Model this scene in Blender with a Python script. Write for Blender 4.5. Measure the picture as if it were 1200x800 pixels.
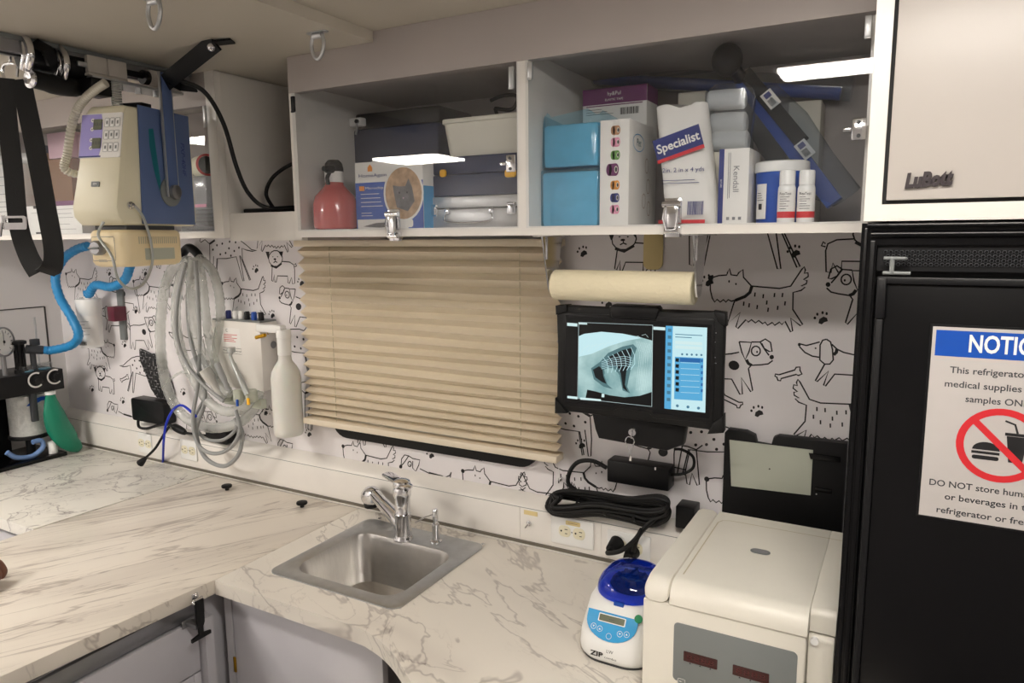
import bpy, bmesh, math, random
from math import pi, sin, cos, tan, radians as R
from mathutils import Matrix, Vector
from mathutils.geometry import tessellate_polygon
random.seed(7)
for o in list(bpy.data.objects): bpy.data.objects.remove(o)
S = bpy.context.scene
COL = S.collection
# ---------------- camera ----------------
CX, CY, CZ = 0.0, -1.64, 1.72
FPX = 841.75
YAW, PITCH, ROLL = 0.505307, 0.145936, 0.00845
_f = Vector((-sin(YAW)*cos(PITCH), cos(YAW)*cos(PITCH), -sin(PITCH)))
_r0 = Vector((cos(YAW), sin(YAW), 0)); _d0 = _f.cross(_r0)
_r = _r0*cos(ROLL)+_d0*sin(ROLL); _d = -_r0*sin(ROLL)+_d0*cos(ROLL)
cam = bpy.data.cameras.new('camera'); camo = bpy.data.objects.new('camera', cam); COL.objects.link(camo)
cam.sensor_width = 36; cam.lens = FPX*36/1200; cam.clip_start = .02
camo.matrix_world = Matrix(((_r.x, -_d.x, -_f.x, CX), (_r.y, -_d.y, -_f.y, CY), (_r.z, -_d.z, -_f.z, CZ), (0, 0, 0, 1)))
S.camera = camo
S.view_settings.view_transform = 'Standard'; S.view_settings.look = 'None'
S.view_settings.exposure = 0.08; S.view_settings.gamma = 1; S.view_settings.use_curve_mapping = False
LAMP_E = 58.0      # emission strength of the ceiling light panels
LAMP_C = (1.0, .935, .855)
w = bpy.data.worlds.new('world'); S.world = w; w.use_nodes = True
w.node_tree.nodes['Background'].inputs[0].default_value = (.5, .55, .6, 1); w.node_tree.nodes['Background'].inputs[1].default_value = 3.0

def ray(px, py):
    a, b = (px-600)/FPX, (py-400)/FPX
    return _r*a+_d*b+_f
C0 = Vector((CX, CY, CZ))
def PY(px, py, y): v = ray(px, py); return C0+v*((y-CY)/v.y)   # photo ray meets the plane y
def PZ(px, py, z): v = ray(px, py); return C0+v*((z-CZ)/v.z)
def PX(px, py, x): v = ray(px, py); return C0+v*((x-CX)/v.x)
def PP(px, py, p, n): v = ray(px, py); n = Vector(n); return C0+v*((Vector(p)-C0).dot(n)/v.dot(n))

# ---------------- materials ----------------
def lin(c):
    c = [x/255 for x in c[:3]]
    return tuple(x/12.92 if x <= .04045 else ((x+.055)/1.055)**2.4 for x in c)+(1,)
MATS = {}
def mat(name, col, rough=.5, metal=0, var=.06, scale=12, bump=0, bscale=60, spec=.5, coat=0, emit=0, trans=0, alpha=1, ecol=None, stretch=None, sss=0):
    m = bpy.data.materials.new(name); m.use_nodes = True; nt = m.node_tree; N = nt.nodes; L = nt.links
    p = N['Principled BSDF']; c = lin(col)
    tc = N.new('ShaderNodeTexCoord'); vec = tc.outputs['Object']
    if stretch:
        mp = N.new('ShaderNodeMapping'); mp.inputs['Scale'].default_value = stretch; L.new(vec, mp.inputs[0]); vec = mp.outputs[0]
    if var:
        n = N.new('ShaderNodeTexNoise'); n.inputs['Scale'].default_value = scale; n.inputs['Detail'].default_value = 4; L.new(vec, n.inputs['Vector'])
        r = N.new('ShaderNodeMapRange'); r.inputs[1].default_value = .3; r.inputs[2].default_value = .7; r.inputs[3].default_value = 1-var; r.inputs[4].default_value = 1+var; L.new(n.outputs[0], r.inputs[0])
        h = N.new('ShaderNodeHueSaturation'); h.inputs['Color'].default_value = c; L.new(r.outputs[0], h.inputs['Value']); L.new(h.outputs[0], p.inputs['Base Color'])
    else: p.inputs['Base Color'].default_value = c
    p.inputs['Roughness'].default_value = rough; p.inputs['Metallic'].default_value = metal; p.inputs['Specular IOR Level'].default_value = spec
    p.inputs['Coat Weight'].default_value = coat; p.inputs['Transmission Weight'].default_value = trans; p.inputs['Alpha'].default_value = alpha
    if sss: p.inputs['Subsurface Weight'].default_value = sss; p.inputs['Subsurface Scale'].default_value = .01
    if emit: p.inputs['Emission Color'].default_value = lin(ecol or col); p.inputs['Emission Strength'].default_value = emit
    if bump:
        b = N.new('ShaderNodeBump'); b.inputs['Strength'].default_value = bump; b.inputs['Distance'].default_value = .004
        nb = N.new('ShaderNodeTexNoise'); nb.inputs['Scale'].default_value = bscale; nb.inputs['Detail'].default_value = 3; L.new(vec, nb.inputs['Vector']); L.new(nb.outputs[0], b.inputs['Height']); L.new(b.outputs[0], p.inputs['Normal'])
    MATS[name] = m; return m
def glassy(name, tint, tr=.85, rough=.03, ior=1.5, haze=0.0, hcol=(200, 200, 200)):
    # a thin clear sheet: see-through with Fresnel reflection and an optional milky part
    m = bpy.data.materials.new(name); m.use_nodes = True; nt = m.node_tree; N = nt.nodes; L = nt.links
    for n in list(N): N.remove(n)
    out = N.new('ShaderNodeOutputMaterial'); t = N.new('ShaderNodeBsdfTransparent'); c = lin(tint); t.inputs[0].default_value = tuple(x*tr for x in c[:3])+(1,)
    g = N.new('ShaderNodeBsdfGlossy'); g.inputs['Roughness'].default_value = rough; g.inputs['Color'].default_value = (1, 1, 1, 1)
    fr = N.new('ShaderNodeFresnel'); fr.inputs[0].default_value = ior; mx = N.new('ShaderNodeMixShader')
    sh = t.outputs[0]
    if haze:
        d = N.new('ShaderNodeBsdfDiffuse'); d.inputs[0].default_value = lin(hcol); nz = N.new('ShaderNodeTexNoise'); nz.inputs['Scale'].default_value = 6; nz.inputs['Detail'].default_value = 5
        tc = N.new('ShaderNodeTexCoord'); L.new(tc.outputs['Object'], nz.inputs['Vector'])
        mr = N.new('ShaderNodeMapRange'); mr.inputs[1].default_value = .3; mr.inputs[2].default_value = .7; mr.inputs[3].default_value = haze*.5; mr.inputs[4].default_value = haze*1.5; L.new(nz.outputs[0], mr.inputs[0])
        m2 = N.new('ShaderNodeMixShader'); L.new(mr.outputs[0], m2.inputs[0]); L.new(sh, m2.inputs[1]); L.new(d.outputs[0], m2.inputs[2]); sh = m2.outputs[0]
    ge = N.new('ShaderNodeNewGeometry'); iv = N.new('ShaderNodeMath'); iv.operation = 'SUBTRACT'; iv.inputs[0].default_value = 1; L.new(ge.outputs['Backfacing'], iv.inputs[1])
    mu = N.new('ShaderNodeMath'); mu.operation = 'MULTIPLY'; L.new(fr.outputs[0], mu.inputs[0]); L.new(iv.outputs[0], mu.inputs[1])   # only the outer face reflects
    L.new(mu.outputs[0], mx.inputs[0]); L.new(sh, mx.inputs[1]); L.new(g.outputs[0], mx.inputs[2]); L.new(mx.outputs[0], out.inputs[0])
    MATS[name] = m; return m
def marble(name, base, vein, stretch, rot, scale=1.0, thr=.055, dens=.75):
    m = bpy.data.materials.new(name); m.use_nodes = True; nt = m.node_tree; N = nt.nodes; L = nt.links; p = N['Principled BSDF']
    tc = N.new('ShaderNodeTexCoord'); mp = N.new('ShaderNodeMapping'); mp.inputs['Rotation'].default_value = (0, 0, rot); mp0 = mp
    ms = N.new('ShaderNodeMapping'); ms.inputs['Scale'].default_value = stretch
    L.new(tc.outputs['Object'], mp.inputs[0]); L.new(mp.outputs[0], ms.inputs[0])
    def veins(sc, det, th, dist, off):
        n = N.new('ShaderNodeTexNoise'); n.inputs['Scale'].default_value = sc; n.inputs['Detail'].default_value = det; n.inputs['Roughness'].default_value = .55; n.inputs['Distortion'].default_value = dist
        a = N.new('ShaderNodeVectorMath'); a.operation = 'ADD'; a.inputs[1].default_value = (off, off*1.7, off*.3); L.new(ms.outputs[0], a.inputs[0]); L.new(a.outputs[0], n.inputs['Vector'])
        s = N.new('ShaderNodeMath'); s.operation = 'SUBTRACT'; s.inputs[1].default_value = .5; L.new(n.outputs[0], s.inputs[0])
        ab = N.new('ShaderNodeMath'); ab.operation = 'ABSOLUTE'; L.new(s.outputs[0], ab.inputs[0])
        mr = N.new('ShaderNodeMapRange'); mr.interpolation_type = 'SMOOTHSTEP'; mr.inputs[1].default_value = 0; mr.inputs[2].default_value = th; mr.inputs[3].default_value = 1; mr.inputs[4].default_value = 0; L.new(ab.outputs[0], mr.inputs[0]); return mr.outputs[0]
    v1 = veins(3.0*scale, 5, thr*.35, .6, 0); v2 = veins(6.5*scale, 6, thr*.4, 1.0, 3.1); v3 = veins(2.0*scale, 3, thr*2.2, .4, 7.7)
    msk = N.new('ShaderNodeTexNoise'); msk.inputs['Scale'].default_value = 2.6*scale; L.new(ms.outputs[0], msk.inputs['Vector'])
    mk = N.new('ShaderNodeMapRange'); mk.inputs[1].default_value = .42; mk.inputs[2].default_value = .62; L.new(msk.outputs[0], mk.inputs[0])
    def mul(a, b):
        x = N.new('ShaderNodeMath'); x.operation = 'MULTIPLY'; L.new(a, x.inputs[0])
        if isinstance(b, float): x.inputs[1].default_value = b
        else: L.new(b, x.inputs[1])
        return x.outputs[0]
    def add(a, b):
        x = N.new('ShaderNodeMath'); x.operation = 'ADD'; x.use_clamp = True; L.new(a, x.inputs[0]); L.new(b, x.inputs[1]); return x.outputs[0]
    tot = add(add(mul(v1, dens), mul(mul(v2, mk.outputs[0]), dens*.8)), mul(mul(v3, mk.outputs[0]), .16))
    mx = N.new('ShaderNodeMix'); mx.data_type = 'RGBA'; mx.inputs[6].default_value = lin(base); mx.inputs[7].default_value = lin(vein)
    L.new(tot, mx.inputs[0]); L.new(mx.outputs[2], p.inputs['Base Color']); p.inputs['Roughness'].default_value = .32
    MATS[name] = m; return m

# ---------------- mesh builder ----------------
def fr(origin, x, z=None, y=None):
    """frame from origin, x axis and an approximate z axis"""
    x = Vector(x).normalized()
    if y is not None:
        y = Vector(y); y = (y-x*y.dot(x)).normalized(); z = x.cross(y)
    else:
        z = Vector(z); z = (z-x*z.dot(x)).normalized(); y = z.cross(x)
    return Matrix(((x.x, y.x, z.x, origin[0]), (x.y, y.y, z.y, origin[1]), (x.z, y.z, z.z, origin[2]), (0, 0, 0, 1)))
def T(x=0, y=0, z=0): return Matrix.Translation((x, y, z))
def rpx(w, P):
    # real radius of a round thing seen w photo pixels wide at point P
    v = Vector(P)-C0; d = v.dot(_f); return .5*w*d/FPX*(d/v.length)
def RZ(a): return Matrix.Rotation(a, 4, 'Z')
def RX(a): return Matrix.Rotation(a, 4, 'X')
def RY(a): return Matrix.Rotation(a, 4, 'Y')
def rrect(w, h, r, n=5, cx=0, cy=0):
    r = min(r, w/2-1e-5, h/2-1e-5); P = []
    for sx, sy, a0 in ((1, 1, 0), (-1, 1, pi/2), (-1, -1, pi), (1, -1, 3*pi/2)):
        for i in range(n+1):
            a = a0+i/n*pi/2; P.append((cx+sx*(w/2-r)+r*cos(a), cy+sy*(h/2-r)+r*sin(a)))
    return P
def smooth(P, n=6, closed=False):
    P = [Vector(p) for p in P]; out = []; m = len(P)
    for i in range(m if closed else m-1):
        if closed: a, b, c, d = P[i-1], P[i], P[(i+1) % m], P[(i+2) % m]
        else: a, b, c, d = P[max(i-1, 0)], P[i], P[i+1], P[min(i+2, m-1)]
        for k in range(n):
            t = k/n; out.append(.5*((2*b)+(c-a)*t+(2*a-5*b+4*c-d)*t*t+(3*b-a-3*c+d)*t**3))
    if not closed: out.append(P[-1])
    return out
class MB:
    def __init__(s, m=None, M=None):
        s.v = []; s.f = []; s.mi = []; s.mats = []; s.cur = 0; s.M = M or Matrix()
        if m: s.use(m)
    def use(s, m):
        if m not in s.mats: s.mats.append(m)
        s.cur = s.mats.index(m); return s
    def add(s, vs, fs, M=None):
        M = s.M @ M if M is not None else s.M; b = len(s.v)
        s.v += [M @ Vector(v) for v in vs]; s.f += [[i+b for i in f] for f in fs]; s.mi += [s.cur]*len(fs); return s
    def bm(s, bm, M=None):
        bm.verts.index_update(); s.add([v.co.copy() for v in bm.verts], [[v.index for v in f.verts] for f in bm.faces], M); bm.free(); return s
    def box(s, c, d, b=0, M=None, seg=2):
        bm = bmesh.new(); bmesh.ops.create_cube(bm, size=1)
        for v in bm.verts: v.co = Vector((v.co.x*d[0]+c[0], v.co.y*d[1]+c[1], v.co.z*d[2]+c[2]))
        if b: bmesh.ops.bevel(bm, geom=list(bm.edges), offset=min(b, min(d)*.49), segments=seg, affect='EDGES', profile=.5)
        return s.bm(bm, M)
    def bx(s, x0, x1, y0, y1, z0, z1, b=0, M=None): return s.box(((x0+x1)/2, (y0+y1)/2, (z0+z1)/2), (abs(x1-x0), abs(y1-y0), abs(z1-z0)), b, M)
    def loft(s, loops, cap0=True, cap1=True, closed=True, M=None):
        n = len(loops[0]); vs = [Vector(p) for l in loops for p in l]; fs = []
        for k in range(len(loops)-1):
            for i in range(n if closed else n-1):
                j = (i+1) % n; fs.append([k*n+i, k*n+j, (k+1)*n+j, (k+1)*n+i])
        if cap0: fs.append(list(range(n))[::-1])
        if cap1: fs.append([(len(loops)-1)*n+i for i in range(n)])
        return s.add(vs, fs, M)
    def prism(s, poly, z0, z1, bev=0, M=None, holes=()):
        # polygon (xy) extruded along z, optionally with holes or a rounded top and bottom rim
        if holes:
            loops = [[Vector((p[0], p[1], 0)) for p in l] for l in (poly,)+tuple(holes)]; tri = tessellate_polygon(loops); flat = [p for l in loops for p in l]; n = len(flat)
            vs = [(p.x, p.y, z1) for p in flat]+[(p.x, p.y, z0) for p in flat]; fs = []
            for t in tri:
                a, b, c = [flat[i] for i in t]
                t = list(t) if (b-a).cross(c-a).z > 0 else list(t)[::-1]
                fs.append(t); fs.append([i+n for i in t[::-1]])
            o = 0
            for l in loops:
                m = len(l)
                for i in range(m): j = (i+1) % m; fs.append([o+i, o+j, n+o+j, n+o+i])
                o += m
            return s.add(vs, fs, M)
        def off(d):
            if not d: return poly
            m = len(poly); out = []
            A = sum(poly[i][0]*poly[(i+1) % m][1]-poly[(i+1) % m][0]*poly[i][1] for i in range(m)); sg = 1 if A > 0 else -1
            for i in range(m):
                p, q, r = Vector(poly[i-1]), Vector(poly[i]), Vector(poly[(i+1) % m]); e1 = (q-p); e2 = (r-q)
                if e1.length < 1e-9: e1 = e2
                if e2.length < 1e-9: e2 = e1
                n1 = Vector((-e1.y, e1.x)).normalized()*sg; n2 = Vector((-e2.y, e2.x)).normalized()*sg; k = n1+n2
                k = k/max(k.dot(n1), .3) if k.length > 1e-6 else n1
                out.append((q.x+k.x*d, q.y+k.y*d))
            return out
        if bev: L = [(z0, bev), (z0+bev*.3, bev*.3), (z0+bev, 0), (z1-bev, 0), (z1-bev*.3, bev*.3), (z1, bev)]
        else: L = [(z0, 0), (z1, 0)]
        return s.loft([[(p[0], p[1], z) for p in off(d)] for z, d in L], M=M)
    def lathe(s, prof, n=24, M=None, cap=True):
        # profile of (radius, z), turned round z
        loops = [[(r*cos(2*pi*i/n), r*sin(2*pi*i/n), z) for i in range(n)] for r, z in prof]
        return s.loft(loops, cap, cap, M=M)
    def cyl(s, p, q, r, r2=None, n=20, M=None):
        p, q = Vector(p), Vector(q); z = (q-p); l = z.length; z.normalize(); x = z.orthogonal().normalized(); r2 = r if r2 is None else r2
        return s.lathe([(r, 0), (r2, l)], n, (M or Matrix()) @ fr(p, x, z))
    def tube(s, path, r, n=10, closed=False, M=None, flat=None):
        P = [Vector(p) for p in path]; m = len(P); loops = []; rr = r if hasattr(r, '__len__') else [r]*m
        t0 = (P[1]-P[0]).normalized(); nrm = Vector(flat).cross(t0).normalized() if flat is not None and Vector(flat).cross(t0).length > 1e-4 else t0.orthogonal().normalized()
        for i in range(m):
            a = P[i-1] if (i or closed) else P[i]; b = P[(i+1) % m] if (i < m-1 or closed) else P[i]
            t = (b-a).normalized() if (b-a).length > 1e-9 else t0
            nrm = (nrm-t*nrm.dot(t)); nrm = nrm.normalized() if nrm.length > 1e-6 else t.orthogonal().normalized(); bn = t.cross(nrm)
            loops.append([P[i]+(nrm*cos(2*pi*k/n)+bn*sin(2*pi*k/n))*rr[i] for k in range(n)])
        if closed: loops.append(loops[0])
        return s.loft(loops, not closed, not closed, M=M)
    def strip(s, path, w, th, up, M=None):
        # flat band of width w (along `up`-perpendicular side) and thickness th following a path
        P = [Vector(p) for p in path]; m = len(P); loops = []
        for i in range(m):
            t = (P[min(i+1, m-1)]-P[max(i-1, 0)]).normalized(); sd = Vector(up); sd = (sd-t*sd.dot(t)).normalized(); nn = t.cross(sd)
            loops.append([P[i]+sd*a*w/2+nn*b*th/2 for a, b in ((-1, -1), (1, -1), (1, 1), (-1, 1))])
        return s.loft(loops, M=M)
    def sphere(s, c, r, nu=16, nv=10, M=None, sc=(1, 1, 1)):
        prof = [(max(r*sin(pi*i/nv), 1e-5), -r*cos(pi*i/nv)) for i in range(nv+1)]
        return s.lathe(prof, nu, (M or Matrix()) @ T(*c) @ Matrix.Diagonal((*sc, 1)))
    def ribbon(s, pts, w, M=None, closed=False, lift=0):
        # a drawn 2-D stroke in the xy plane: separate quads with round joints
        P = [Vector((p[0], p[1])) for p in pts]; m = len(P); n2 = []
        for i in range(m):
            a = P[i-1] if (i or closed) else P[i]; b = P[(i+1) % m] if (i < m-1 or closed) else P[i]; t = b-a; t = t.normalized() if t.length > 1e-9 else Vector((1, 0)); n2.append(Vector((-t.y, t.x)))
        vs = []; fs = []
        for i in range(m): vs += [(P[i].x+n2[i].x*w/2, P[i].y+n2[i].y*w/2, lift), (P[i].x-n2[i].x*w/2, P[i].y-n2[i].y*w/2, lift)]
        for i in range(m if closed else m-1): j = (i+1) % m; fs.append([2*i+1, 2*j+1, 2*j, 2*i])
        return s.add(vs, fs, M)
    def poly(s, pts, z=0, M=None):
        flat = [Vector((p[0], p[1], 0)) for p in pts]; tri = tessellate_polygon([flat]); fs = []
        for t in tri:
            a, b, c = [flat[i] for i in t]; fs.append(list(t) if (b-a).cross(c-a).z > 0 else list(t)[::-1])
        return s.add([(p.x, p.y, z) for p in flat], fs, M)
    def disc(s, c, r, z=0, n=16, M=None, sy=1): return s.poly([(c[0]+r*cos(2*pi*i/n), c[1]+r*sy*sin(2*pi*i/n)) for i in range(n)], z, M)
    def rect(s, x0, x1, y0, y1, z=0, M=None): return s.add([(x0, y0, z), (x1, y0, z), (x1, y1, z), (x0, y1, z)], [[0, 1, 2, 3]], M)
    def text(s, body, size, M=None, align='CENTER', bold=0, ext=0, shear=0, width=None, space=1):
        cu = bpy.data.curves.new('t', 'FONT'); cu.body = body; cu.size = size; cu.align_x = align; cu.align_y = 'CENTER'; cu.offset = bold; cu.extrude = ext; cu.shear = shear; cu.space_character = space; cu.resolution_u = 3
        ob = bpy.data.objects.new('t', cu); COL.objects.link(ob); bpy.context.view_layer.update()
        me = bpy.data.meshes.new_from_object(ob.evaluated_get(bpy.context.evaluated_depsgraph_get()))
        vs = [v.co.copy() for v in me.vertices]; fs = [list(p.vertices) for p in me.polygons]
        if width and vs:
            x0 = min(v.x for v in vs); x1 = max(v.x for v in vs); k = width/(x1-x0); vs = [Vector((v.x*k, v.y, v.z)) for v in vs]
        bpy.data.objects.remove(ob); bpy.data.curves.remove(cu); bpy.data.meshes.remove(me)
        return s.add(vs, fs, M)
    def build(s, name, parent=None, label=None, cat=None, group=None, kind=None, ang=38, origin=True):
        me = bpy.data.meshes.new(name); off = Vector((0, 0, 0)); vs = s.v
        if parent is None and origin:
            lo = [min(v[i] for v in vs) for i in range(3)]; hi = [max(v[i] for v in vs) for i in range(3)]; off = Vector(((lo[0]+hi[0])/2, (lo[1]+hi[1])/2, lo[2]))
        elif parent is not None:
            rt = parent
            while rt.parent: rt = rt.parent
            if not rt.get('_local'): off = rt.location.copy()
        me.from_pydata([v-off for v in vs], [], s.f)
        for m in s.mats: me.materials.append(MATS[m])
        me.polygons.foreach_set('material_index', s.mi); me.polygons.foreach_set('use_smooth', [True]*len(me.polygons)); me.update()
        me.set_sharp_from_angle(angle=R(ang))
        o = bpy.data.objects.new(name, me); COL.objects.link(o)
        if parent is not None: o.parent = parent
        else: o.location = off
        tag(o, label, cat, group, kind); return o
def tag(o, label=None, cat=None, group=None, kind=None):
    for k, v in (('label', label), ('category', cat), ('group', group), ('kind', kind)):
        if v: o[k] = v
def thing(name, loc, label, cat, group=None):
    """an Empty at the thing's base; its parts are given in world coordinates"""
    o = bpy.data.objects.new(name, None); o.empty_display_size = .02; COL.objects.link(o); o.location = loc; tag(o, label, cat, group); return o
def lthing(name, M, label, cat, group=None):
    """an Empty with a turned frame; its parts are given in local coordinates"""
    o = bpy.data.objects.new(name, None); o.empty_display_size = .02; COL.objects.link(o); o.matrix_world = M; o['_local'] = 1; tag(o, label, cat, group); return o
def dup(o, M, label=None):
    c = o.copy(); COL.objects.link(c); c.matrix_world = M
    if label: c['label'] = label
    for ch in o.children:
        d = ch.copy(); COL.objects.link(d); d.parent = c
        for g in ch.children:
            e = g.copy(); COL.objects.link(e); e.parent = d
    return c
WALLF = Matrix(((1, 0, 0, 0), (0, 0, -1, 0), (0, 1, 0, 0), (0, 0, 0, 1)))   # local xy -> world xz, local z -> towards the room

# ---- palette
mat('white_paint', (232, 228, 222), .4, var=.02); mat('cabinet_white', (226, 222, 216), .3, var=.015); mat('header_grey', (166, 158, 154), .45, var=.03, scale=4)
mat('ceiling_paint', (196, 189, 176), .5, var=.03, scale=3); mat('wall_white', (214, 211, 210), .4, var=.02, scale=3); mat('paper_wall', (233, 229, 231), .55, var=.02, scale=5, bump=.05, bscale=200)
mat('ink', (24, 22, 24), .6, var=0); mat('seam_dark', (60, 58, 56), .6, var=0); mat('floor_vinyl', (120, 116, 112), .5, var=.1)
mat('chrome', (225, 225, 228), .12, 1, var=.02); mat('steel', (206, 204, 201), .28, 1, var=.05, scale=30, stretch=(1, 8, 1)); mat('brushed', (196, 198, 200), .42, 1, var=.06, scale=40)
mat('rail_grey', (150, 150, 152), .35, .8, var=.05); mat('black_plastic', (17, 17, 19), .42, var=.1, scale=40, bump=.05, bscale=300, spec=.3); mat('black_rubber', (14, 14, 15), .55, var=.1, spec=.35)
mat('black_gloss', (5, 5, 7), .25, var=.1, scale=6, spec=.3); mat('black_matte', (11, 11, 13), .5, var=.1, spec=.3); mat('web_black', (9, 9, 10), .75, var=.15, scale=200, bump=.3, bscale=500)
mat('cream', (232, 226, 200), .42, var=.02); mat('cream_dark', (196, 186, 158), .45, var=.02); mat('ivory', (240, 222, 182), .45, var=.02); mat('centri', (231, 227, 216), .4, var=.015, bump=.03, bscale=500)
mat('white_plastic', (240, 240, 238), .3, var=.01); mat('paper', (238, 236, 232), .65, var=.02); mat('grey_plastic', (120, 124, 124), .5, var=.03); mat('dark_grey', (58, 60, 64), .5, var=.05)
mat('lcd', (112, 116, 100), .25, var=.03); mat('lilac', (168, 160, 226), .4, var=.03); mat('xray_blue', (88, 108, 152), .45, var=.04); mat('teal', (16, 108, 122), .4, var=0)
mat('blue_hose', (44, 140, 200), .4, var=.06); mat('royal', (14, 76, 172), .4, var=.05); mat('sky_blue', (54, 158, 216), .45, var=.03); mat('pad_blue', (146, 210, 232), .7, var=.08, scale=30, bump=.3, bscale=40)
mat('green_bag', (18, 128, 100), .38, var=.08, scale=10, bump=.2, bscale=25); mat('red_print', (206, 40, 48), .5, var=0); mat('navy_print', (34, 48, 120), .5, var=0); mat('grey_print', (130, 130, 134), .6, var=0)
mat('navy_case', (34, 44, 78), .5, var=.1, bump=.1, bscale=150); mat('yellow', (246, 186, 28), .4, var=.03); mat('purple', (110, 44, 100), .5, var=.05); mat('brown_card', (150, 110, 78), .6, var=.06)
mat('pink_card', (226, 190, 204), .55, var=.03); mat('cotton', (244, 240, 234), .8, var=.03, bump=.5, bscale=80); mat('sage', (186, 190, 176), .4, var=.02); mat('label_tan', (226, 206, 150), .6, var=.05)
mat('towel', (232, 222, 192), .8, var=.02, bump=.35, bscale=160); mat('maroon', (96, 28, 48), .4, var=.05); mat('tissue', (120, 78, 60), .5, var=.08, scale=60, sss=.05); mat('nail', (200, 140, 120), .3, var=.02)
mat('granule', (240, 238, 234), .8, var=.1, scale=80, bump=.5, bscale=120); mat('screen_black', (4, 5, 9), .15, var=0); mat('pink_liquid', (188, 60, 58), .25, var=.05, coat=.5); mat('tape_tan', (176, 130, 96), .7, var=.05)
mat('tape_pink', (226, 150, 178), .7, var=.05); mat('tape_green', (110, 160, 84), .7, var=.05); mat('tape_orange', (226, 150, 60), .7, var=.2, scale=150); mat('tape_navy', (50, 60, 130), .7, var=.2, scale=150); mat('gold', (196, 150, 40), .3, 1, var=0)
mat('bottle_milk', (226, 226, 220), .35, var=.02, sss=.1); mat('bottle_water', (206, 212, 208), .25, var=.02, sss=.1); mat('digit_off', (66, 6, 8), .3, var=0); mat('display_red', (40, 4, 6), .15, var=0, emit=.05, ecol=(150, 20, 20)); mat('digit_red', (200, 30, 30), .3, var=0, emit=.15)
mat('badge', (80, 74, 76), .3, .7, var=0); mat('shade_fabric', (247, 235, 214), .75, var=.04, scale=60, stretch=(1, 1, 30)); mat('strip_dark', (116, 110, 100), .4, .4, var=.05); mat('trolley_grey', (196, 190, 182), .45, var=.03)
mat('door_cream', (184, 178, 172), .35, var=.015); mat('sign_paper', (188, 183, 180), .6, var=.03)
mat('granite_edge', (190, 184, 178), .4, var=.06)
mat('lower_grey', (196, 194, 200), .4, var=.02); mat('shadow_gap', (20, 20, 20), .7, var=0); mat('cat_grey', (120, 118, 120), .8, var=.2, scale=80); mat('warm_print', (190, 160, 130), .7, var=.3, scale=60); mat('green_btn', (28, 132, 84), .4, var=0)
mat('bin_white', (226, 222, 208), .45, var=.02); mat('alu_case', (196, 196, 196), .35, .6, var=.06, scale=30); mat('orange_print', (236, 150, 60), .5, var=0); mat('diffuser', (255, 246, 228), .5, var=0, emit=LAMP_E); MATS['diffuser'].node_tree.nodes['Principled BSDF'].inputs['Emission Color'].default_value = (*LAMP_C, 1)
glassy('acrylic', (251, 252, 253), .99, .015, 1.5, .014, (170, 168, 170)); glassy('poly_bag', (235, 240, 245), .93, .12, 1.45, .045, (236, 238, 240)); glassy('clear_tube', (240, 242, 240), .93, .06, 1.5, .27, (236, 237, 234)); glassy('clear_jar', (236, 238, 238), .94, .05, 1.45, .05)
glassy('blue_lid', (44, 112, 232), .92, .04, 1.5, .16, (14, 64, 196)); glassy('blue_film', (206, 238, 250), .96, .12, 1.4, .12, (160, 220, 245)); glassy('red_clear', (224, 110, 100), .8, .05, 1.45, .25, (190, 60, 56)); glassy('window_glass', (200, 210, 215), .9)
marble('marble', (232, 226, 216), (128, 116, 112), (.62, 1.5, 1), .50, .85, .034, .42); marble('marble_flap', (234, 226, 214), (140, 124, 114), (.34, 2.9, 1), -1.08, .95, .05, .46); marble('marble_corner', (222, 219, 210), (110, 100, 100), (.9, 1.2, 1), -.9, 1.7, .045, .55)
# the shade cloth lets some daylight through
nt = MATS['shade_fabric'].node_tree; N = nt.nodes; L = nt.links; p_ = N['Principled BSDF']; TRL = N.new('ShaderNodeBsdfTranslucent'); TRL.inputs[0].default_value = lin((236, 226, 204)); mxs = N.new('ShaderNodeMixShader'); mxs.inputs[0].default_value = .2
L.new(p_.outputs[0], mxs.inputs[1]); L.new(TRL.outputs[0], mxs.inputs[2]); L.new(mxs.outputs[0], N['Material Output'].inputs[0])
# ================= the room =================
Z_CNT = .908
Z_DROP = PY(437, 49, -.39).z; X_DROP = PY(437, 45, -.39).x
Z_CEIL = PY(617, 3, -.39).z
XL, XR, YB = -2.98, .75, -2.75
MB('floor_vinyl').bx(XL-.1, XR+.1, YB-.1, .1, -.06, 0).build('floor', kind='structure')
MB('ceiling_paint').bx(XL-.1, XR+.1, YB-.1, .1, Z_CEIL, Z_CEIL+.06).build('ceiling', kind='structure')
b = MB('ceiling_paint').bx(XL, X_DROP, YB, -.002, Z_DROP, Z_CEIL)
b.build('trim_1', kind='structure')
MB('wall_white').bx(XL-.1, XL, YB-.1, .1, 0, Z_CEIL).build('wall_left', kind='structure')
MB('wall_white').bx(XR, XR+.1, YB-.1, .1, 0, Z_CEIL).build('wall_right', kind='structure')
MB('wall_white').bx(XL, XR, YB-.1, YB, 0, Z_CEIL).build('wall_front', kind='structure')
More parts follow.
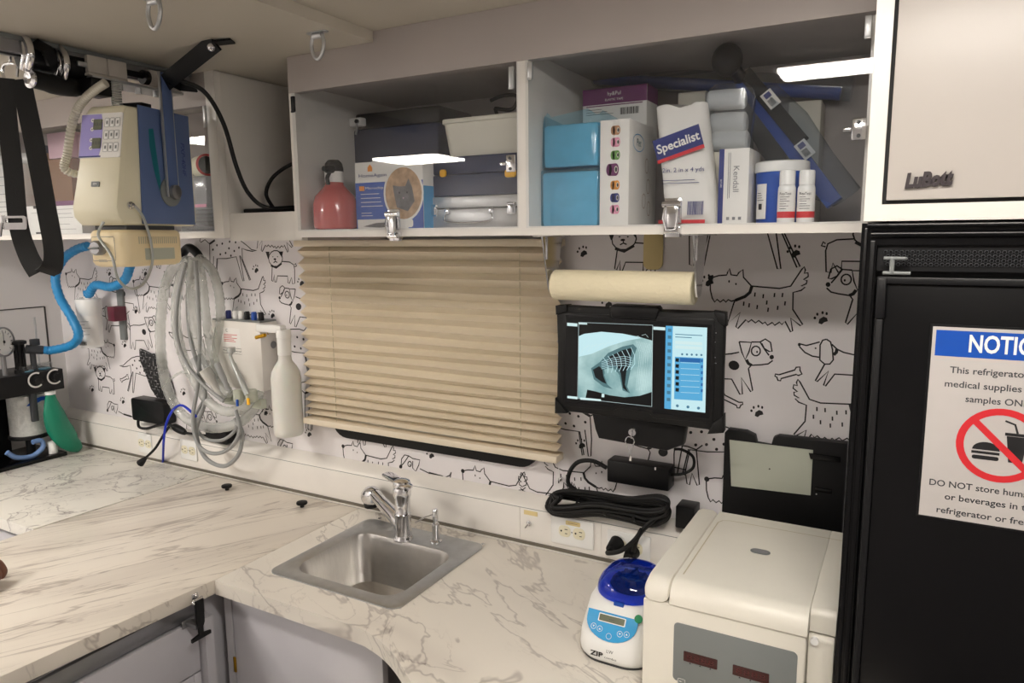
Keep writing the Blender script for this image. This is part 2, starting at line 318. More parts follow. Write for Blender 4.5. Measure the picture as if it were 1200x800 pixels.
# window opening in the back wall
WX0, WX1, WZ0, WZ1 = PY(392, 500, 0).x+.018, PY(634, 545, 0).x-.018, PY(520, 533, -.01).z+.018, 1.68
wl = MB('paper_wall'); wl.prism([(XL, 0), (XR, 0), (XR, Z_CEIL), (XL, Z_CEIL)], -.1, 0, M=WALLF, holes=([(p[0], p[1]) for p in rrect(WX1-WX0, WZ1-WZ0, .04, 5, (WX0+WX1)/2, (WZ0+WZ1)/2)],))
wl.build('wall_back', kind='structure', origin=False)
wn = MB('black_rubber')
ro = rrect(WX1-WX0+.03, WZ1-WZ0+.03, .055, 6, (WX0+WX1)/2, (WZ0+WZ1)/2); ri = rrect(WX1-WX0-.03, WZ1-WZ0-.03, .03, 6, (WX0+WX1)/2, (WZ0+WZ1)/2)
wn.prism(ro, .0005, .012, M=WALLF, holes=(ri,)); wn.prism(rrect(WX1-WX0-.004, WZ1-WZ0-.004, .038, 5, (WX0+WX1)/2, (WZ0+WZ1)/2), -.09, .0005, M=WALLF, holes=(ri,))
wo = wn.build('window_1', kind='structure', origin=False)
MB('window_glass').bx(WX0+.012, WX1-.012, .04, .046, WZ0+.012, WZ1-.012).build('pane', wo)
# left wall access panel seam
lw = MB('seam_dark')
a = PX(0, 362, XL); c = PX(52, 359, XL); d = PX(57, 410, XL)
lw.bx(XL, XL+.002, -.7, c.y, c.z-.002, c.z+.002); lw.bx(XL, XL+.002, c.y-.003, c.y+.003, 1.02, c.z)
lw.build('trim_2', kind='structure')
# ceiling lamps
def ceil_light(x0, x1, y0, y1, label):
    t = thing('ceiling_light', ((x0+x1)/2, (y0+y1)/2, Z_CEIL), label, 'ceiling light', None)
    z = Z_CEIL if x0 > X_DROP else Z_DROP
    t.location.z = z-.024
    MB('white_plastic').prism(rrect(x1-x0+.03, y1-y0+.03, .01, 3, (x0+x1)/2, (y0+y1)/2), z-.012, z-.0005, holes=(rrect(x1-x0, y1-y0, .006, 3, (x0+x1)/2, (y0+y1)/2),)).build('frame', t)
    MB('diffuser').bx(x0+.001, x1-.001, y0+.001, y1-.001, z-.024, z-.003, .003).build('diffuser', t)
ceil_light(-.33, .24, -1.28, -1.155, 'flat rectangular ceiling light panel on the higher ceiling above the fridge aisle')
ceil_light(-2.42, -2.04, -2.36, -2.08, 'flat rectangular ceiling light panel on the lowered ceiling over the folding table end')
ceil_light(-2.60, -2.34, -1.34, -1.10, 'added out-of-view light panel on the lowered ceiling brightening the corner countertop')  # added fill panel, out of view, lifts the dim left counter
# ================= raceway, counters, lower cabinets =================
FZ = .002
rw = MB('white_paint')
XC0, XC1 = XL, -.062
zt = 1.010; zb = Z_CNT
prof = [(-.0005, zb+.012), (-.040, zb+.012), (-.040, zt), (-.034, zt+.008), (-.012, zt+.026), (-.0005, zt+.029)]
rw.loft([[(x, p[0], p[1]) for p in prof] for x in (XC0, XC1)])
rw.use('grey_plastic').bx(XC0, XC1, -.0404, -.0395, zt-.0006, zt+.0006); rw.build('baseboard_back', kind='structure', origin=False)
st = MB('strip_dark'); st.bx(XC0, XC1, -.044, -.001, zb+.0005, zb+.0115)
st.use('white_paint').bx(XC0, XC1, -.047, -.0445, zb+.0005, zb+.004); st.build('trim_3', kind='structure', origin=False)

YF = -.567; TH = .036
xs = -1.415
SK = [PZ(*p, Z_CNT) for p in ((316, 670.5), (431, 607), (575, 640.5), (457, 716))]   # sink rim corners: front-left, back-left, back-right, front-right
SX0, SX1 = (SK[0].x+SK[1].x)/2, (SK[2].x+SK[3].x)/2; SY0, SY1 = (SK[0].y+SK[3].y)/2, (SK[1].y+SK[2].y)/2
e = [PZ(*p, Z_CNT) for p in ((412, 733), (432, 742), (450, 755), (465, 772), (482, 800))]
curve = [(p.x, p.y) for p in e]
outer = [(xs, -.048), (xs, YF)]+[(p[0], p[1]) for p in smooth([(p[0], p[1], 0) for p in [(-1.2, YF)]+curve], 4)]+[(curve[-1][0]+.02, curve[-1][1]-.10), (curve[-1][0]+.06, -.96), (-.5, -1.0), (-.062, -1.0), (-.062, -.048)]
ct = MB('marble'); ct.prism(outer, Z_CNT-TH, Z_CNT, holes=(rrect(SX1-SX0-.03, SY1-SY0-.03, .03, 5, (SX0+SX1)/2, (SY0+SY1)/2),))
cto = ct.build('countertop', label='white marbled laminate countertop holding the sink and the two centrifuges', cat='countertop')
# folding table between the two counters
xl = -2.10
fp = [(xl+.004, -.048), (xs-.003, -.048), (xs-.003, YF), (-1.452, CY+.60), (-1.50, CY+.25), (-2.13, CY+.25), (-2.13, -.60)]
ft = MB('marble_flap').prism(fp, Z_CNT-TH, Z_CNT, .002)
fto = ft.build('folding_table', label='long straight-veined marbled folding worktop left of the sink with two black knobs', cat='worktop')
lt = MB('marble_corner').prism([(XL+.001, -.048), (xl, -.048), (xl-.036, CY+1.04), (XL+.001, CY+1.04)][::-1], Z_CNT-TH, Z_CNT, .001)
lt.build('countertop', label='swirly marbled corner countertop under the anesthesia machine', cat='countertop')
# knobs on the folding table
kn = None
for (px, py), lb in (((266, 574), 'black round knob on the folding worktop nearest the white hoses'), ((354, 594), 'black round knob on the folding worktop nearest the faucet')):
    p = PZ(px, py, Z_CNT)
    k = MB('black_rubber', T(p.x, p.y, Z_CNT)).lathe([(.006, 0), (.006, .008), (.008, .009)], 16)
    k.lathe([(.0085, .009), (.0155, .010), (.0168, .013), (.0160, .017), (.012, .0185)], 20)
    k.build('worktop_knob', label=lb, cat='knob', group='black knobs on the folding worktop')
# lower cabinet under the folding table, facing the aisle
XF = xs-.03
lc = thing('base_cabinet', (XF, -1.1, 0), 'light grey base cabinet below the folding worktop with a black draw latch', 'cabinet')
b = MB('lower_grey').bx(XL+.003, XF-.02, -1.38, -.003, .0, Z_CNT-TH-.012); b.build('body', lc)
b = MB('rail_grey'); b.bx(XF-.0195, XF-.008, -1.38, YF-.004, Z_CNT-TH-.052, Z_CNT-TH-.014, .001); b.build('top_rail', lc)
dz = PX(260, 770, XF).z
b = MB('lower_grey').bx(XF-.0195, XF-.001, -1.36, YF-.032, dz, Z_CNT-TH-.056, .002); b.build('drawer_front', lc)
b = MB('lower_grey').bx(XF-.0195, XF-.006, -1.36, YF-.05, .1, dz-.006, .002); b.use('lower_grey').bx(XF-.0195, XF-.002, YF-.0495, YF-.032, .1, dz-.004, .001); b.build('door', lc)
b = MB('lower_grey').bx(XF-.0195, XF+.018, YF-.028, YF-.004, .0, Z_CNT-TH-.053); b.build('corner_post', lc)
# rubber draw latch
lp = PX(230, 716, xs+.004)
la = lthing('rubber_latch', fr((xs+.001, lp.y, lp.z), (0, 1, 0), (1, 0, 0)), 'black rubber T-handle draw latch joining folding worktop edge and grey drawer', 'latch')
za = Z_CNT-TH*.5-lp.z
b = MB('black_rubber'); b.prism([(-.011, za), (.011, za), (.010, -.025), (.0065, -.034), (-.0065, -.034), (-.009, -.025)], .010, .019, .002)
b.prism([(-.006, -.03), (.006, -.03), (.006, -.052), (.026, -.056), (.026, -.064), (-.026, -.064), (-.026, -.056), (-.006, -.052)], .010, .018, .002); b.build('strap', la)
b = MB('chrome'); za = Z_CNT-TH*.5-lp.z; b.bx(-.009, .009, za-.012, za+.012, .001, .004, .001); b.cyl((-.012, za, .012), (.012, za, .012), .004); b.sphere((0, za+.010, .009), .005); b.sphere((-.012, za-.004, .012), .005); b.build('anchor_plate', la)
b = MB('rail_grey'); b.bx(-.018, .018, -.046, -.026, -.0285, -.0265, .001); b.bx(-.009, .009, -.040, -.030, -.0285, .0098); b.build('keeper', la)
# cabinet under the sink, facing the camera
YD = YF+.03
sc_ = thing('sink_base_cabinet', (-1.1, YD, 0), 'light grey base cabinet below the sink counter with one plain door', 'cabinet')
xd = PY(448, 770, YD).x
MB('lower_grey').bx(XF+.02, xd+.004, YD+.019, -.003, 0, .70).build('body', sc_)
x1 = PY(274, 740, YD).x
MB('lower_grey').bx(x1, xd, YD, YD+.018, .12, Z_CNT-TH-.014, .002).build('door', sc_)
MB('lower_grey').bx(XF+.0195, x1-.004, YD+.0, YD+.018, .0, Z_CNT-TH-.003).build('stile', sc_)
b = MB('gold'); hp = PY(277, 778, YD); b.bx(hp.x-.006, hp.x+.002, YD-.004, YD-.0005, hp.z-.02, hp.z+.02, .001); b.build('hinge', sc_)
# cream pedal bin lid below the counter nose
q = [PZ(*p, .74) for p in ((357, 800), (438, 738), (470, 790), (440, 812))]
cl = PZ(418, 785, .74)
bn = lthing('waste_bin', T(cl.x+.055, YD-.150, 0) @ RZ(R(0)), 'cream lidded bin poking out below the counter nose by the sink door', 'bin')
b = MB('bin_white'); b.loft([[(p[0], p[1], z) for p in rrect(.20-k, .26-k, .03, 5)] for z, k in ((0, .04), (.66, 0), (.70, 0))]); b.build('body', bn)
b = MB('bin_white'); b.prism(rrect(.215, .275, .035, 5), .701, .738, .008); b.use('sage').text('O', .05, T(.02, -.03, .7385)); b.build('lid', bn)

# ================= sink, faucet, soap pump =================
cx, cy = (SX0+SX1)/2, (SY0+SY1)/2; W_, D_ = SX1-SX0, SY1-SY0
sk = lthing('sink', T(cx, cy, Z_CNT) @ RZ(0), 'square stainless steel drop-in sink with a chrome faucet in the marbled counter', 'sink')
bw, bd, by = W_*.80, D_*.68, -D_*.055
def lp_(w, d, r, z, oy=by): return [(p[0], p[1]+oy, z) for p in rrect(w, d, r, 7)]
b = MB('brushed')
b.loft([lp_(W_, D_, .028, .0006, 0), lp_(W_, D_, .028, .003, 0), lp_(W_-.012, D_-.012, .024, .0048, 0), lp_(W_-.03, D_-.03, .02, .0035, 0), lp_(bw+.012, bd+.012, .055, .0035), lp_(bw, bd, .05, .001)], False, False)
b.build('rim', sk)
b = MB('steel')
b.loft([lp_(bw, bd, .05, .001), lp_(bw-.008, bd-.008, .05, -.012), lp_(bw-.03, bd-.03, .05, -.10), lp_(bw-.045, bd-.045, .045, -.125), lp_(bw-.09, bd-.09, .04, -.138), lp_(.10, .10, .04, -.142), lp_(.07, .07, .034, -.143)], False, True)
b.build('bowl', sk)
MB('chrome', T(0, by, -.143)).lathe([(.032, .001), (.034, .003), (.028, .004), (.02, .001)], 20).build('drain', sk)
b = MB('chrome')
for px, py in ((445, 609), (566, 639)): p = PZ(px, py, Z_CNT); b = MB('chrome'); b.lathe([(.005, 0), (.005, .001), (.003, .0018)], 12, T(p.x-cx, p.y-cy, .0045)); b.build('clip_screw', sk)
fb = PZ(473, 631, Z_CNT+.0035)
fa = thing('faucet', fb, 'chrome single-lever faucet with pull-out sprayer head behind the sink', 'faucet')
B = T(*fb)
scz = lambda px, py: PP(px, py, fb, (-.45, -.89, 0))      # points on the upright plane through the faucet base
top = scz(472, 572)
h = top.z-fb.z
b = MB('chrome', B); b.lathe([(.027, 0), (.027, .004), (.024, .008), (.0225, .016), (.0215, h*.45), (.0225, h*.5), (.0205, h*.52), (.0205, h*.8), (.024, h*.86), (.0245, h*.98), (.020, h*1.04)], 28); b.build('column', fa)
tip = scz(418, 583); neck = scz(440, 580)
sp = Vector(scz(478, 622)); d0 = (Vector(neck)-sp)
b = MB('chrome'); b.tube(smooth([fb+Vector((0, 0, .030)), sp*.6+Vector(neck)*.4, sp*.25+Vector(neck)*.75, neck], 6), [.0195]*6+[.019]*6+[.018]*7, 18); b.build('spout', fa)
hd = Vector(tip)+Vector((-.002, -.004, 0)); ax = (hd-Vector(neck)).normalized()
b = MB('chrome'); c2 = Vector(neck); 
b.lathe([(.0175, -.006), (.024, .003), (.0285, .018), (.0295, .032), (.026, .047), (.015, .058), (.003, .061)], 28, fr(c2, ax.orthogonal(), ax)); b.build('spray_head', fa)
dn = c2+ax*.034+Vector((0, 0, -.025))
b = MB('black_rubber'); b.lathe([(.021, -.006), (.022, .004), (.016, .010)], 20, fr(dn, (1, 0, 0), Vector((-.25, -.1, .95)))); b.build('spray_face', fa)
lv0 = Vector((fb.x, fb.y, fb.z+h*1.04))
lvt = scz(451, 557)
b = MB('chrome'); b.sphere((fb.x, fb.y, fb.z+h*1.02), .0235, 20, 10, sc=(1, 1, 1)) if False else None
ld = Vector((lvt.x-lv0.x, lvt.y-lv0.y, 0)).normalized()
LMx = fr(lv0+Vector((0, 0, .002)), ld, (0, 0, 1)); ll = (Vector(lvt)-lv0).length
b.loft([[(p[0], p[1], 0) for p in rrect(.05*k+.0, .05*k, .024*k, 6)] and [LMx @ Vector((p[0], p[1], zz)) for p in rrect(.048*k, .048*k, .0239*k, 6)] for k, zz in ((.92, -.004), (1.0, 0), (1.0, .006), (.9, .012), (.6, .016), (.2, .0175))])
b.prism([(p[0]+.018, p[1]) for p in rrect(ll*1.35, .034, .016, 6, .012)], .001, .008, .0025, M=LMx); b.build('lever', fa)
sb = PZ(511, 634, Z_CNT+.0035)
so = thing('soap_pump', sb, 'small chrome soap pump on the sink rim right of the faucet', 'soap pump')
stp = PP(511, 597, sb, (-.45, -.89, 0)); hh = stp.z-sb.z
b = MB('chrome', T(*sb)); b.lathe([(.0165, 0), (.0165, .003), (.011, .006), (.0095, .012), (.0095, hh*.55), (.0065, hh*.58), (.006, hh*.66)], 20); b.build('collar', so)
b = MB('chrome', T(*sb)); b.lathe([(.0075, hh*.66), (.0078, hh*.7), (.0078, hh*.97), (.006, hh)], 20)
nz = PP(487, 612, sb, (-.45, -.89, 0)); a0 = Vector((sb.x, sb.y, sb.z+hh*.86)); b.M = Matrix(); b.tube([a0, a0.lerp(Vector(nz), .5)+Vector((0, 0, .004)), nz], .0024, 8); b.build('spout', so)
# ================= overhead cabinets =================
YC = -.39
def q(px, py, y=YC): return PY(px, py, y)
zr0, zr1 = q(1010, 272, YC).z, q(700, 265, YC).z          # bottom rail
zr0, zr1 = 1.7205, 1.738
zg = 2.046                                                 # top of the glass
x0, x1, xm0, xm1, x2 = -1.270, -1.252, -.677, -.652, -.0615
oc = thing('overhead_cabinet', ((x0+x2)/2, YC, zr0), 'long white overhead cabinet above the window with two clear lift-up doors', 'cabinet')
b = MB('cabinet_white')
b.bx(x0, x1, YC, YC+.02, zr0, zg); b.bx(xm0, xm1, YC, YC+.02, zr1, zg); b.bx(x1, x2, YC, YC+.02, zr0, zr1)
b.build('face_frame', oc)
MB('header_grey').bx(x0, x2, YC, YC+.02, zg+.0005, Z_DROP-.0005 if False else Z_CEIL-.0005).build('header_panel', oc) if False else None
hb = MB('header_grey'); hb.prism([(x0, zg+.0005), (x2, zg+.0005), (x2, Z_CEIL-.0005), (X_DROP+.0005, Z_CEIL-.0005), (X_DROP+.0005, Z_DROP-.0005), (x0, Z_DROP-.0005)], -(YC+.02), -YC, M=WALLF); hb.build('header_panel', oc)
b = MB('cabinet_white'); b.bx(x0, x2, YC+.0205, -.001, zr0, zr1-.002); b.bx(x0, x0+.012, YC+.0205, -.001, zr1, Z_DROP-.001); b.bx((xm0+xm1)/2-.006, (xm0+xm1)/2+.006, YC+.0205, -.001, zr1, zg+.02); b.bx(x2-.012, x2, YC+.0205, -.001, zr1, zg+.03)
b.build('carcass', oc)
b = MB('header_grey'); b.bx(x0+.013, x2-.013, -.008, -.001, zr1, zg+.02); b.bx(x0+.013, x2-.013, YC+.0205, -.0085, zg+.0205, zg+.028); b.build('lining', oc)
def hinge(par, x, z, hh=.034, w=.010, nm='hinge', m='brushed'):
    b = MB(m); b.bx(x-w/2, x+w/2, YC-.0125, YC-.0065, z-hh/2, z+hh/2, .0015); b.cyl((x-w*.45, YC-.0115, z-hh/2), (x+w*.45, YC-.0115, z-hh/2), .002); return b.build(nm, par)
def draw_latch(par, x, z):
    y = YC-.008; b = MB('chrome', T(x, y, z) @ Matrix.Scale(1.35, 4) @ T(-x, -y, -z))
    b.bx(x-.011, x+.011, y-.002, y+.0015, z-.004, z+.028, .001); b.cyl((x-.012, y-.006, z+.020), (x+.012, y-.006, z+.020), .004); b.bx(x-.007, x+.007, y-.009, y-.004, z-.010, z+.018, .0015)
    b.tube([(x-.008, y-.009, z+.016), (x-.009, y-.011, z+.002), (x-.006, y-.009, z-.012), (x+.006, y-.009, z-.012), (x+.009, y-.011, z+.002), (x+.008, y-.009, z+.016)], .0016, 8)
    b.bx(x-.010, x+.010, y-.002, y+.0075, z-.022, z-.008, .001); b.cyl((x-.009, y-.005, z-.014), (x+.009, y-.005, z-.014), .0035)
    return b.build('latch', par)
def side_latch(par, x, z):
    b = MB('chrome'); y = YC-.0065
    b.bx(x-.010, x+.010, y-.0035, y, z-.016, z+.016, .0015); b.use('dark_grey').cyl((x-.001, y-.0055, z+.010), (x-.001, y-.003, z+.010), .003); b.cyl((x, y-.0055, z-.010), (x, y-.003, z-.010), .003); b.use('chrome').bx(x-.022, x-.0105, y-.006, y-.001, z-.003, z+.003, .001)
    return b.build('side_latch', par)
d1 = MB('acrylic').bx(x1-.004, xm0+.003, YC-.006, YC-.0005, zr1-.003, zg-.002).build('glass_door', oc)
d2 = MB('acrylic').bx(xm1-.003, x2-.006, YC-.006, YC-.0005, zr1-.003, zg-.002).build('glass_door', oc)
p = q(352, 122); hinge(d1, x1+.004, p.z, m='black_plastic'); p = q(602, 92); hinge(d1, p.x, p.z, .04)
p = q(624, 84); hinge(d2, p.x, p.z, .03); p = q(1018, 33); hinge(d2, p.x, p.z, .032)
p = q(465, 266); draw_latch(d1, p.x, p.z); p = q(790, 258); draw_latch(d2, p.x, p.z)
p = q(601, 192); side_latch(d1, p.x, p.z); p = q(1007, 152); side_latch(d2, p.x, p.z)
# left overhead cabinet
lx1 = q(262, 270).x; lg = lx1-.034
lo = thing('overhead_cabinet', ((XL+lx1)/2, YC, zr0), 'white overhead cabinet with clear door behind the hanging x-ray machine', 'cabinet')
zlg = 2.046
b = MB('cabinet_white'); b.bx(lg, lx1, YC, YC+.02, zr0, Z_DROP-.0005); b.bx(XL+.001, lg, YC, YC+.02, zr0, zr1); b.build('face_frame', lo)
MB('header_grey').bx(XL+.001, lg-.0005, YC, YC+.02, zlg, Z_DROP-.0005).build('header_panel', lo)
b = MB('cabinet_white'); b.bx(XL+.001, lx1, YC+.0205, -.001, zr0, zr1-.002); b.bx(lx1-.012, lx1, YC+.0205, -.001, zr1, Z_DROP-.001); b.build('carcass', lo)
MB('header_grey').bx(XL+.001, lx1-.013, -.008, -.001, zr1, Z_DROP-.001).build('lining', lo)
d3 = MB('acrylic').bx(XL+.003, lg+.003, YC-.006, YC-.0005, zr1-.003, zlg-.001).build('glass_door', lo)
p = q(244, 137); hinge(d3, p.x, p.z, .05, .008)
# nook between them
nk = thing('open_shelf', ((lx1+x0)/2, -.37, 1.715), 'open grey shelf nook between the two overhead cabinets holding black cable', 'shelf')
zl0, zl1 = q(300, 282, -.37).z, q(300, 249, -.37).z
MB('cabinet_white').bx(lx1+.0005, x0-.0005, -.37, -.352, zl0, zl1).build('front_lip', nk)
MB('header_grey').bx(lx1+.0005, x0-.0005, -.3515, -.001, zl0, zl0+.015).build('base', nk)
MB('header_grey').bx(lx1+.0005, x0-.0005, -.008, -.001, zl0+.0155, Z_DROP-.001).build('back_panel', nk)
a = PY(296, 83, -.2); c = PY(345, 79, -.2)
b = MB('rail_grey'); b.cyl((a.x, -.2, a.z), (x0-.001, -.2, a.z), .010); b.sphere((a.x, -.2, a.z), .010); b.build('hanging_rail', nk)
# cable in the nook
pts = [PY(*k, y) for k, y in (((213, 95), -.52), ((240, 108), -.48), ((262, 145), -.44), ((277, 195), -.41), ((291, 226), -.400), ((312, 243), -.375), ((345, 243), -.3))]
MB('black_rubber').tube(smooth([tuple(p) for p in pts]+[(x0-.02, -.2, 1.80), (x0-.03, -.08, 1.79)], 8), .0052, 10).build('power_cable', label='black cord arching from the ceiling trolley down into the open shelf nook', cat='cord')
pts = [PY(*k, -.30) for k in ((322, 246), (312, 228), (318, 210), (333, 197), (352, 188))]
MB('black_rubber').tube(smooth(pts, 6), .0048, 10).build('power_cable', label='short black cord curling up inside the open shelf nook', cat='cord')
p = PY(318, 246, -.30)
MB('black_plastic').bx(p.x-.07, p.x+.035, -.33, -.25, zl0+.0155, p.z+.004, .004).build('adapter_block', label='black adapter block lying in the open shelf nook under the cords', cat='adapter')

# ================= tall cabinet and refrigerator =================
YT = -.573
tx0, tx1, tz0 = -.058, XR-.02, 1.735
gx = PY(1044, 120, YT).x
dzb = PY(1100, 235, YT).z
tl = thing('tall_cabinet', ((tx0+tx1)/2, YT, tz0), 'white cupboard above the refrigerator with a plain door and dark script badge', 'cabinet')
b = MB('cabinet_white'); b.bx(tx0, gx-.003, YT, YT+.02, tz0, Z_CEIL-.001); b.bx(gx-.003, tx1, YT, YT+.02, tz0, dzb-.003); b.build('face_frame', tl)
b = MB('shadow_gap'); b.bx(gx-.0029, tx1, YT+.006, YT+.019, dzb-.0029, Z_CEIL-.001); b.build('body', tl)
td = MB('door_cream').bx(gx+.002, tx1-.02, YT-.002, YT+.0058, dzb+.002, Z_CEIL-.004, .001).build('door', tl)
MB('cabinet_white').bx(tx0, tx0+.016, YT+.021, -.001, tz0, Z_CEIL-.001).build('side_panel', tl)
p = PY(1087, 211, YT-.003)
b = MB('badge'); b.text('LuBott', .024, fr((p.x, YT-.0045, p.z), (1, 0, .045), y=(0, 0, 1)), bold=.0015, ext=.0022, shear=.22, width=PY(1116, 211, YT).x-PY(1059, 211, YT).x); b.build('badge', td)
# refrigerator
FXL = -.0595; fz1 = 1.7325; fx1 = .60
rf = thing('refrigerator', (.27, YT, 0), 'tall black refrigerator with honeycomb vent and white notice sign', 'refrigerator')
MB('black_matte').bx(FXL+.004, fx1, YT+.02, -.003, 0, fz1-.004).build('body', rf)
fr0, fr1 = PY(1011, 300, YT).x, PY(1029, 330, YT).x
b = MB('black_gloss'); zt2 = PY(1100, 287, YT).z
b.prism([(FXL, 0), (fr1-.004, 0), (fr1-.004, zt2), (fx1, zt2), (fx1, fz1), (FXL, fz1)], -(YT+.0195), -YT, M=WALLF)
b.bx(FXL+.003, FXL+.008, YT-.004, YT, 0, fz1-.006, .0015); b.bx(FXL+.011, fr1-.006, YT-.003, YT, 0, zt2+.006, .0012)
b.bx(FXL+.006, fx1, YT-.006, YT, fz1-.006, fz1-.001, .0015); b.tube([(FXL+.012, YT-.001, (fz1+zt2)/2-.0005), (fx1, YT-.001, (fz1+zt2)/2-.0005)], .005, 12); b.build('surround', rf)
zv1, zv0 = PY(1120, 293, YT).z, PY(1120, 313, YT).z
vx0 = PY(1037, 305, YT).x
b = MB('black_plastic'); b.bx(fr1-.003, fx1-.001, YT+.006, YT+.012, zv0-.006, zt2-.0005); b.build('vent_panel', rf)
b = MB('dark_grey'); st_ = .0062; row = 0; z = zv1-.0026
while z > zv0:
    xx = vx0+(row % 2)*st_/2
    while xx < .30:
        b.lathe([(.0027, 0), (.0027, .002), (.0019, .0026), (.0019, .0012)], 6, fr((xx, YT+.006, z), (1, 0, 0), (0, -1, 0)), cap=False); xx += st_
    z -= st_*.86; row += 1
b.build('vent_grille', rf, kind='stuff')
dz1 = PY(1100, 322, YT).z
dr = MB('black_gloss').bx(fr1-.002, fx1-.002, YT-.006, YT+.018, .08, dz1-.004, .004).build('door', rf)
b = MB('rail_grey'); b.bx(fr1+.004, fx1-.002, YT-.010, YT+.005, dz1-.006, dz1, .0015); b.build('door_top_rail', rf) if False else None
b = MB('black_plastic'); b.bx(fr1-.001, fx1-.002, YT-.011, YT-.0065, dz1-.012, dz1-.003, .0015); b.build('top_edge', dr)
p = PY(1048, 312, YT)
b = MB('grey_plastic'); hx0 = PY(1036, 303, YT).x; hx1 = PY(1060, 303, YT).x; hz1, hz0 = PY(1045, 302, YT).z, PY(1045, 321, YT).z
b.tube(smooth([(hx0, YT-.012, hz1), (hx1, YT-.012, hz1-.0003), (hx1, YT-.002, hz1-.001)], 4), .0022, 8); b.tube([(hx0, YT-.012, hz0+.002), (hx1+.008, YT-.012, hz0+.002)], .0022, 8); b.cyl((hx0+.010, YT-.012, hz0+.002), (hx0+.010, YT-.012, hz1), .003); b.build('hinge', rf)
b = MB('black_plastic'); ha, hb_ = PY(1032, 325, YT), PY(1024, 560, YT)
b.bx(fr1-.001, fr1+.0105, YT-.013, YT-.0065, PY(1030, 372, YT).z, PY(1032, 325, YT).z, .002); b.bx(fr1+.0005, fr1+.009, YT-.011, YT-.0065, .1, PY(1030, 373, YT).z, .0015); b.build('edge_handle', dr)
# notice sign on the refrigerator door
YS = YT-.0062
sl, sr = PY(1093, 382, YS), PY(1077, 602, YS)
sx0 = (sl.x+sr.x)/2; sz1, sz0 = sl.z, sr.z; rad = (PY(1150, 478, YS).z-PY(1150, 564, YS).z)/2
sgc = PY(1178, 403, YS).x; scx = PY(1119.5, 522, YS).x+rad; sw = 2*(sgc-sx0); zc = PY(1165, 521, YS).z
sg = thing('notice_sign', (scx, YS, sz0), 'white laminated notice with blue banner and no-food symbol on the black refrigerator', 'sign')
def on_sign(dy=0, x=None): return Matrix(((1, 0, 0, scx if x is None else x), (0, 0, -1, YS-.0018-dy), (0, 1, 0, 0), (0, 0, 0, 1)))
MB('black_plastic').bx(sx0-.003, sgc+sw/2+.003, YS-.0009, YS-.0002, sz0-.003, sz1+.003).build('backing', sg)
b = MB('sign_paper').bx(sx0, sgc+sw/2, YS-.0016, YS-.0010, sz0, sz1)
M = on_sign(); bz1, bz0 = PY(1097, 386, YS).z, PY(1095, 416, YS).z
b.use('royal').rect(-sw/2+.004, sw/2-.004, bz0, bz1, 0, on_sign(0, sgc)); b.use('paper').text('NOTICE', (bz1-bz0)*.92, on_sign(.0003, sgc) @ T(0, (bz0+bz1)/2, 0), bold=.0007, width=2*(sgc-PY(1135, 403, YS).x))
b.use('dark_grey')
for s_, px, py in (('This refrigerator is for', 1113, 431), ('medical supplies and lab', 1107, 447), ('samples ONLY', 1131, 465), ('DO NOT store human food', 1089, 562), ('or beverages in this', 1107, 579), ('refrigerator or freezer', 1097, 594)):
    p = PY(px, py+2, YS); b.text(s_, .0118, on_sign(0, sgc) @ T(0, p.z, 0), width=2*(sgc-p.x), bold=.00015)
# no-food symbol: cup, burger, then the red ring
cup = lambda x, z: (x*rad, zc+z*rad)
b.use('ink'); b.poly([cup(.12, .28), cup(.58, .28), cup(.50, -.42), cup(.20, -.42)][::-1], .0001, M); b.rect(.08*rad, .62*rad, zc+.29*rad, zc+.37*rad, .0001, M); b.ribbon([cup(.35, .37), cup(.28, .60), cup(.06, .68)], .05*rad, M, lift=.0001)
b.poly([cup(-.62+.0, -.30)]+[cup(-.31+.31*cos(t), -.22+.24*sin(t)) for t in [pi*(1-i/10) for i in range(11)]]+[cup(.0, -.30)], .0001, M) if False else None
b.poly([cup(-.31+.31*cos(t), -.16+.22*sin(t)) for t in [pi*i/12 for i in range(13)]], .0001, M); b.rect(-.63*rad, .0, zc-.27*rad, zc-.20*rad, .0001, M); b.poly(rrect(.60*rad, .11*rad, .05*rad, 4, -.31*rad, zc-.37*rad), .0001, M)
b.use('red_print'); n = 40; ring = []
vs = []; fs = []
for i in range(n):
    a = 2*pi*i/n
    for r_ in (1.0, .82): vs.append((r_*rad*cos(a), zc+r_*rad*sin(a), .0002))
for i in range(n): j = (i+1) % n; fs.append([2*i, 2*j, 2*j+1, 2*i+1])
b.add(vs, fs, M); b.ribbon([cup(-.62, .62), cup(.62, -.62)], .17*rad, M, lift=.0003)
b.build('sheet', sg)

# ================= pleated window shade =================
bx0, bx1 = PY(357, 400, -.045).x, PY(655, 400, -.045).x
zb0 = PY(500, 517, -.05).z; zb1 = 1.694
sh = thing('pleated_shade', ((bx0+bx1)/2, -.05, zb0), 'beige pleated window shade drawn down over the window', 'window shade')
MB('shade_fabric').bx(bx0-.008, bx1+.004, -.064, -.016, zb1, 1.712, .003).build('headrail', sh)
zs = []; z = zb1; k = 0
rows_r = [(130, 0)]
npl = 17; hts = [.042*(1-.42*max(0, (i-5)/(npl-6))) for i in range(npl)]; tot = zb1-(zb0+.020); f_ = tot/sum(hts); hts = [h*f_ for h in hts]
rng = random.Random(3)
loop = []; zz = zb1
for i, h in enumerate(hts):
    dpt = .022 if i < 10 else .022+.0006*(i-10)
    loop += [(-.028, zz), (-.028-dpt*1.3, zz-h*.42)]; zz -= h
loop.append((-.028, zz))
b = MB('shade_fabric'); nx = 14; vs = []; fs = []
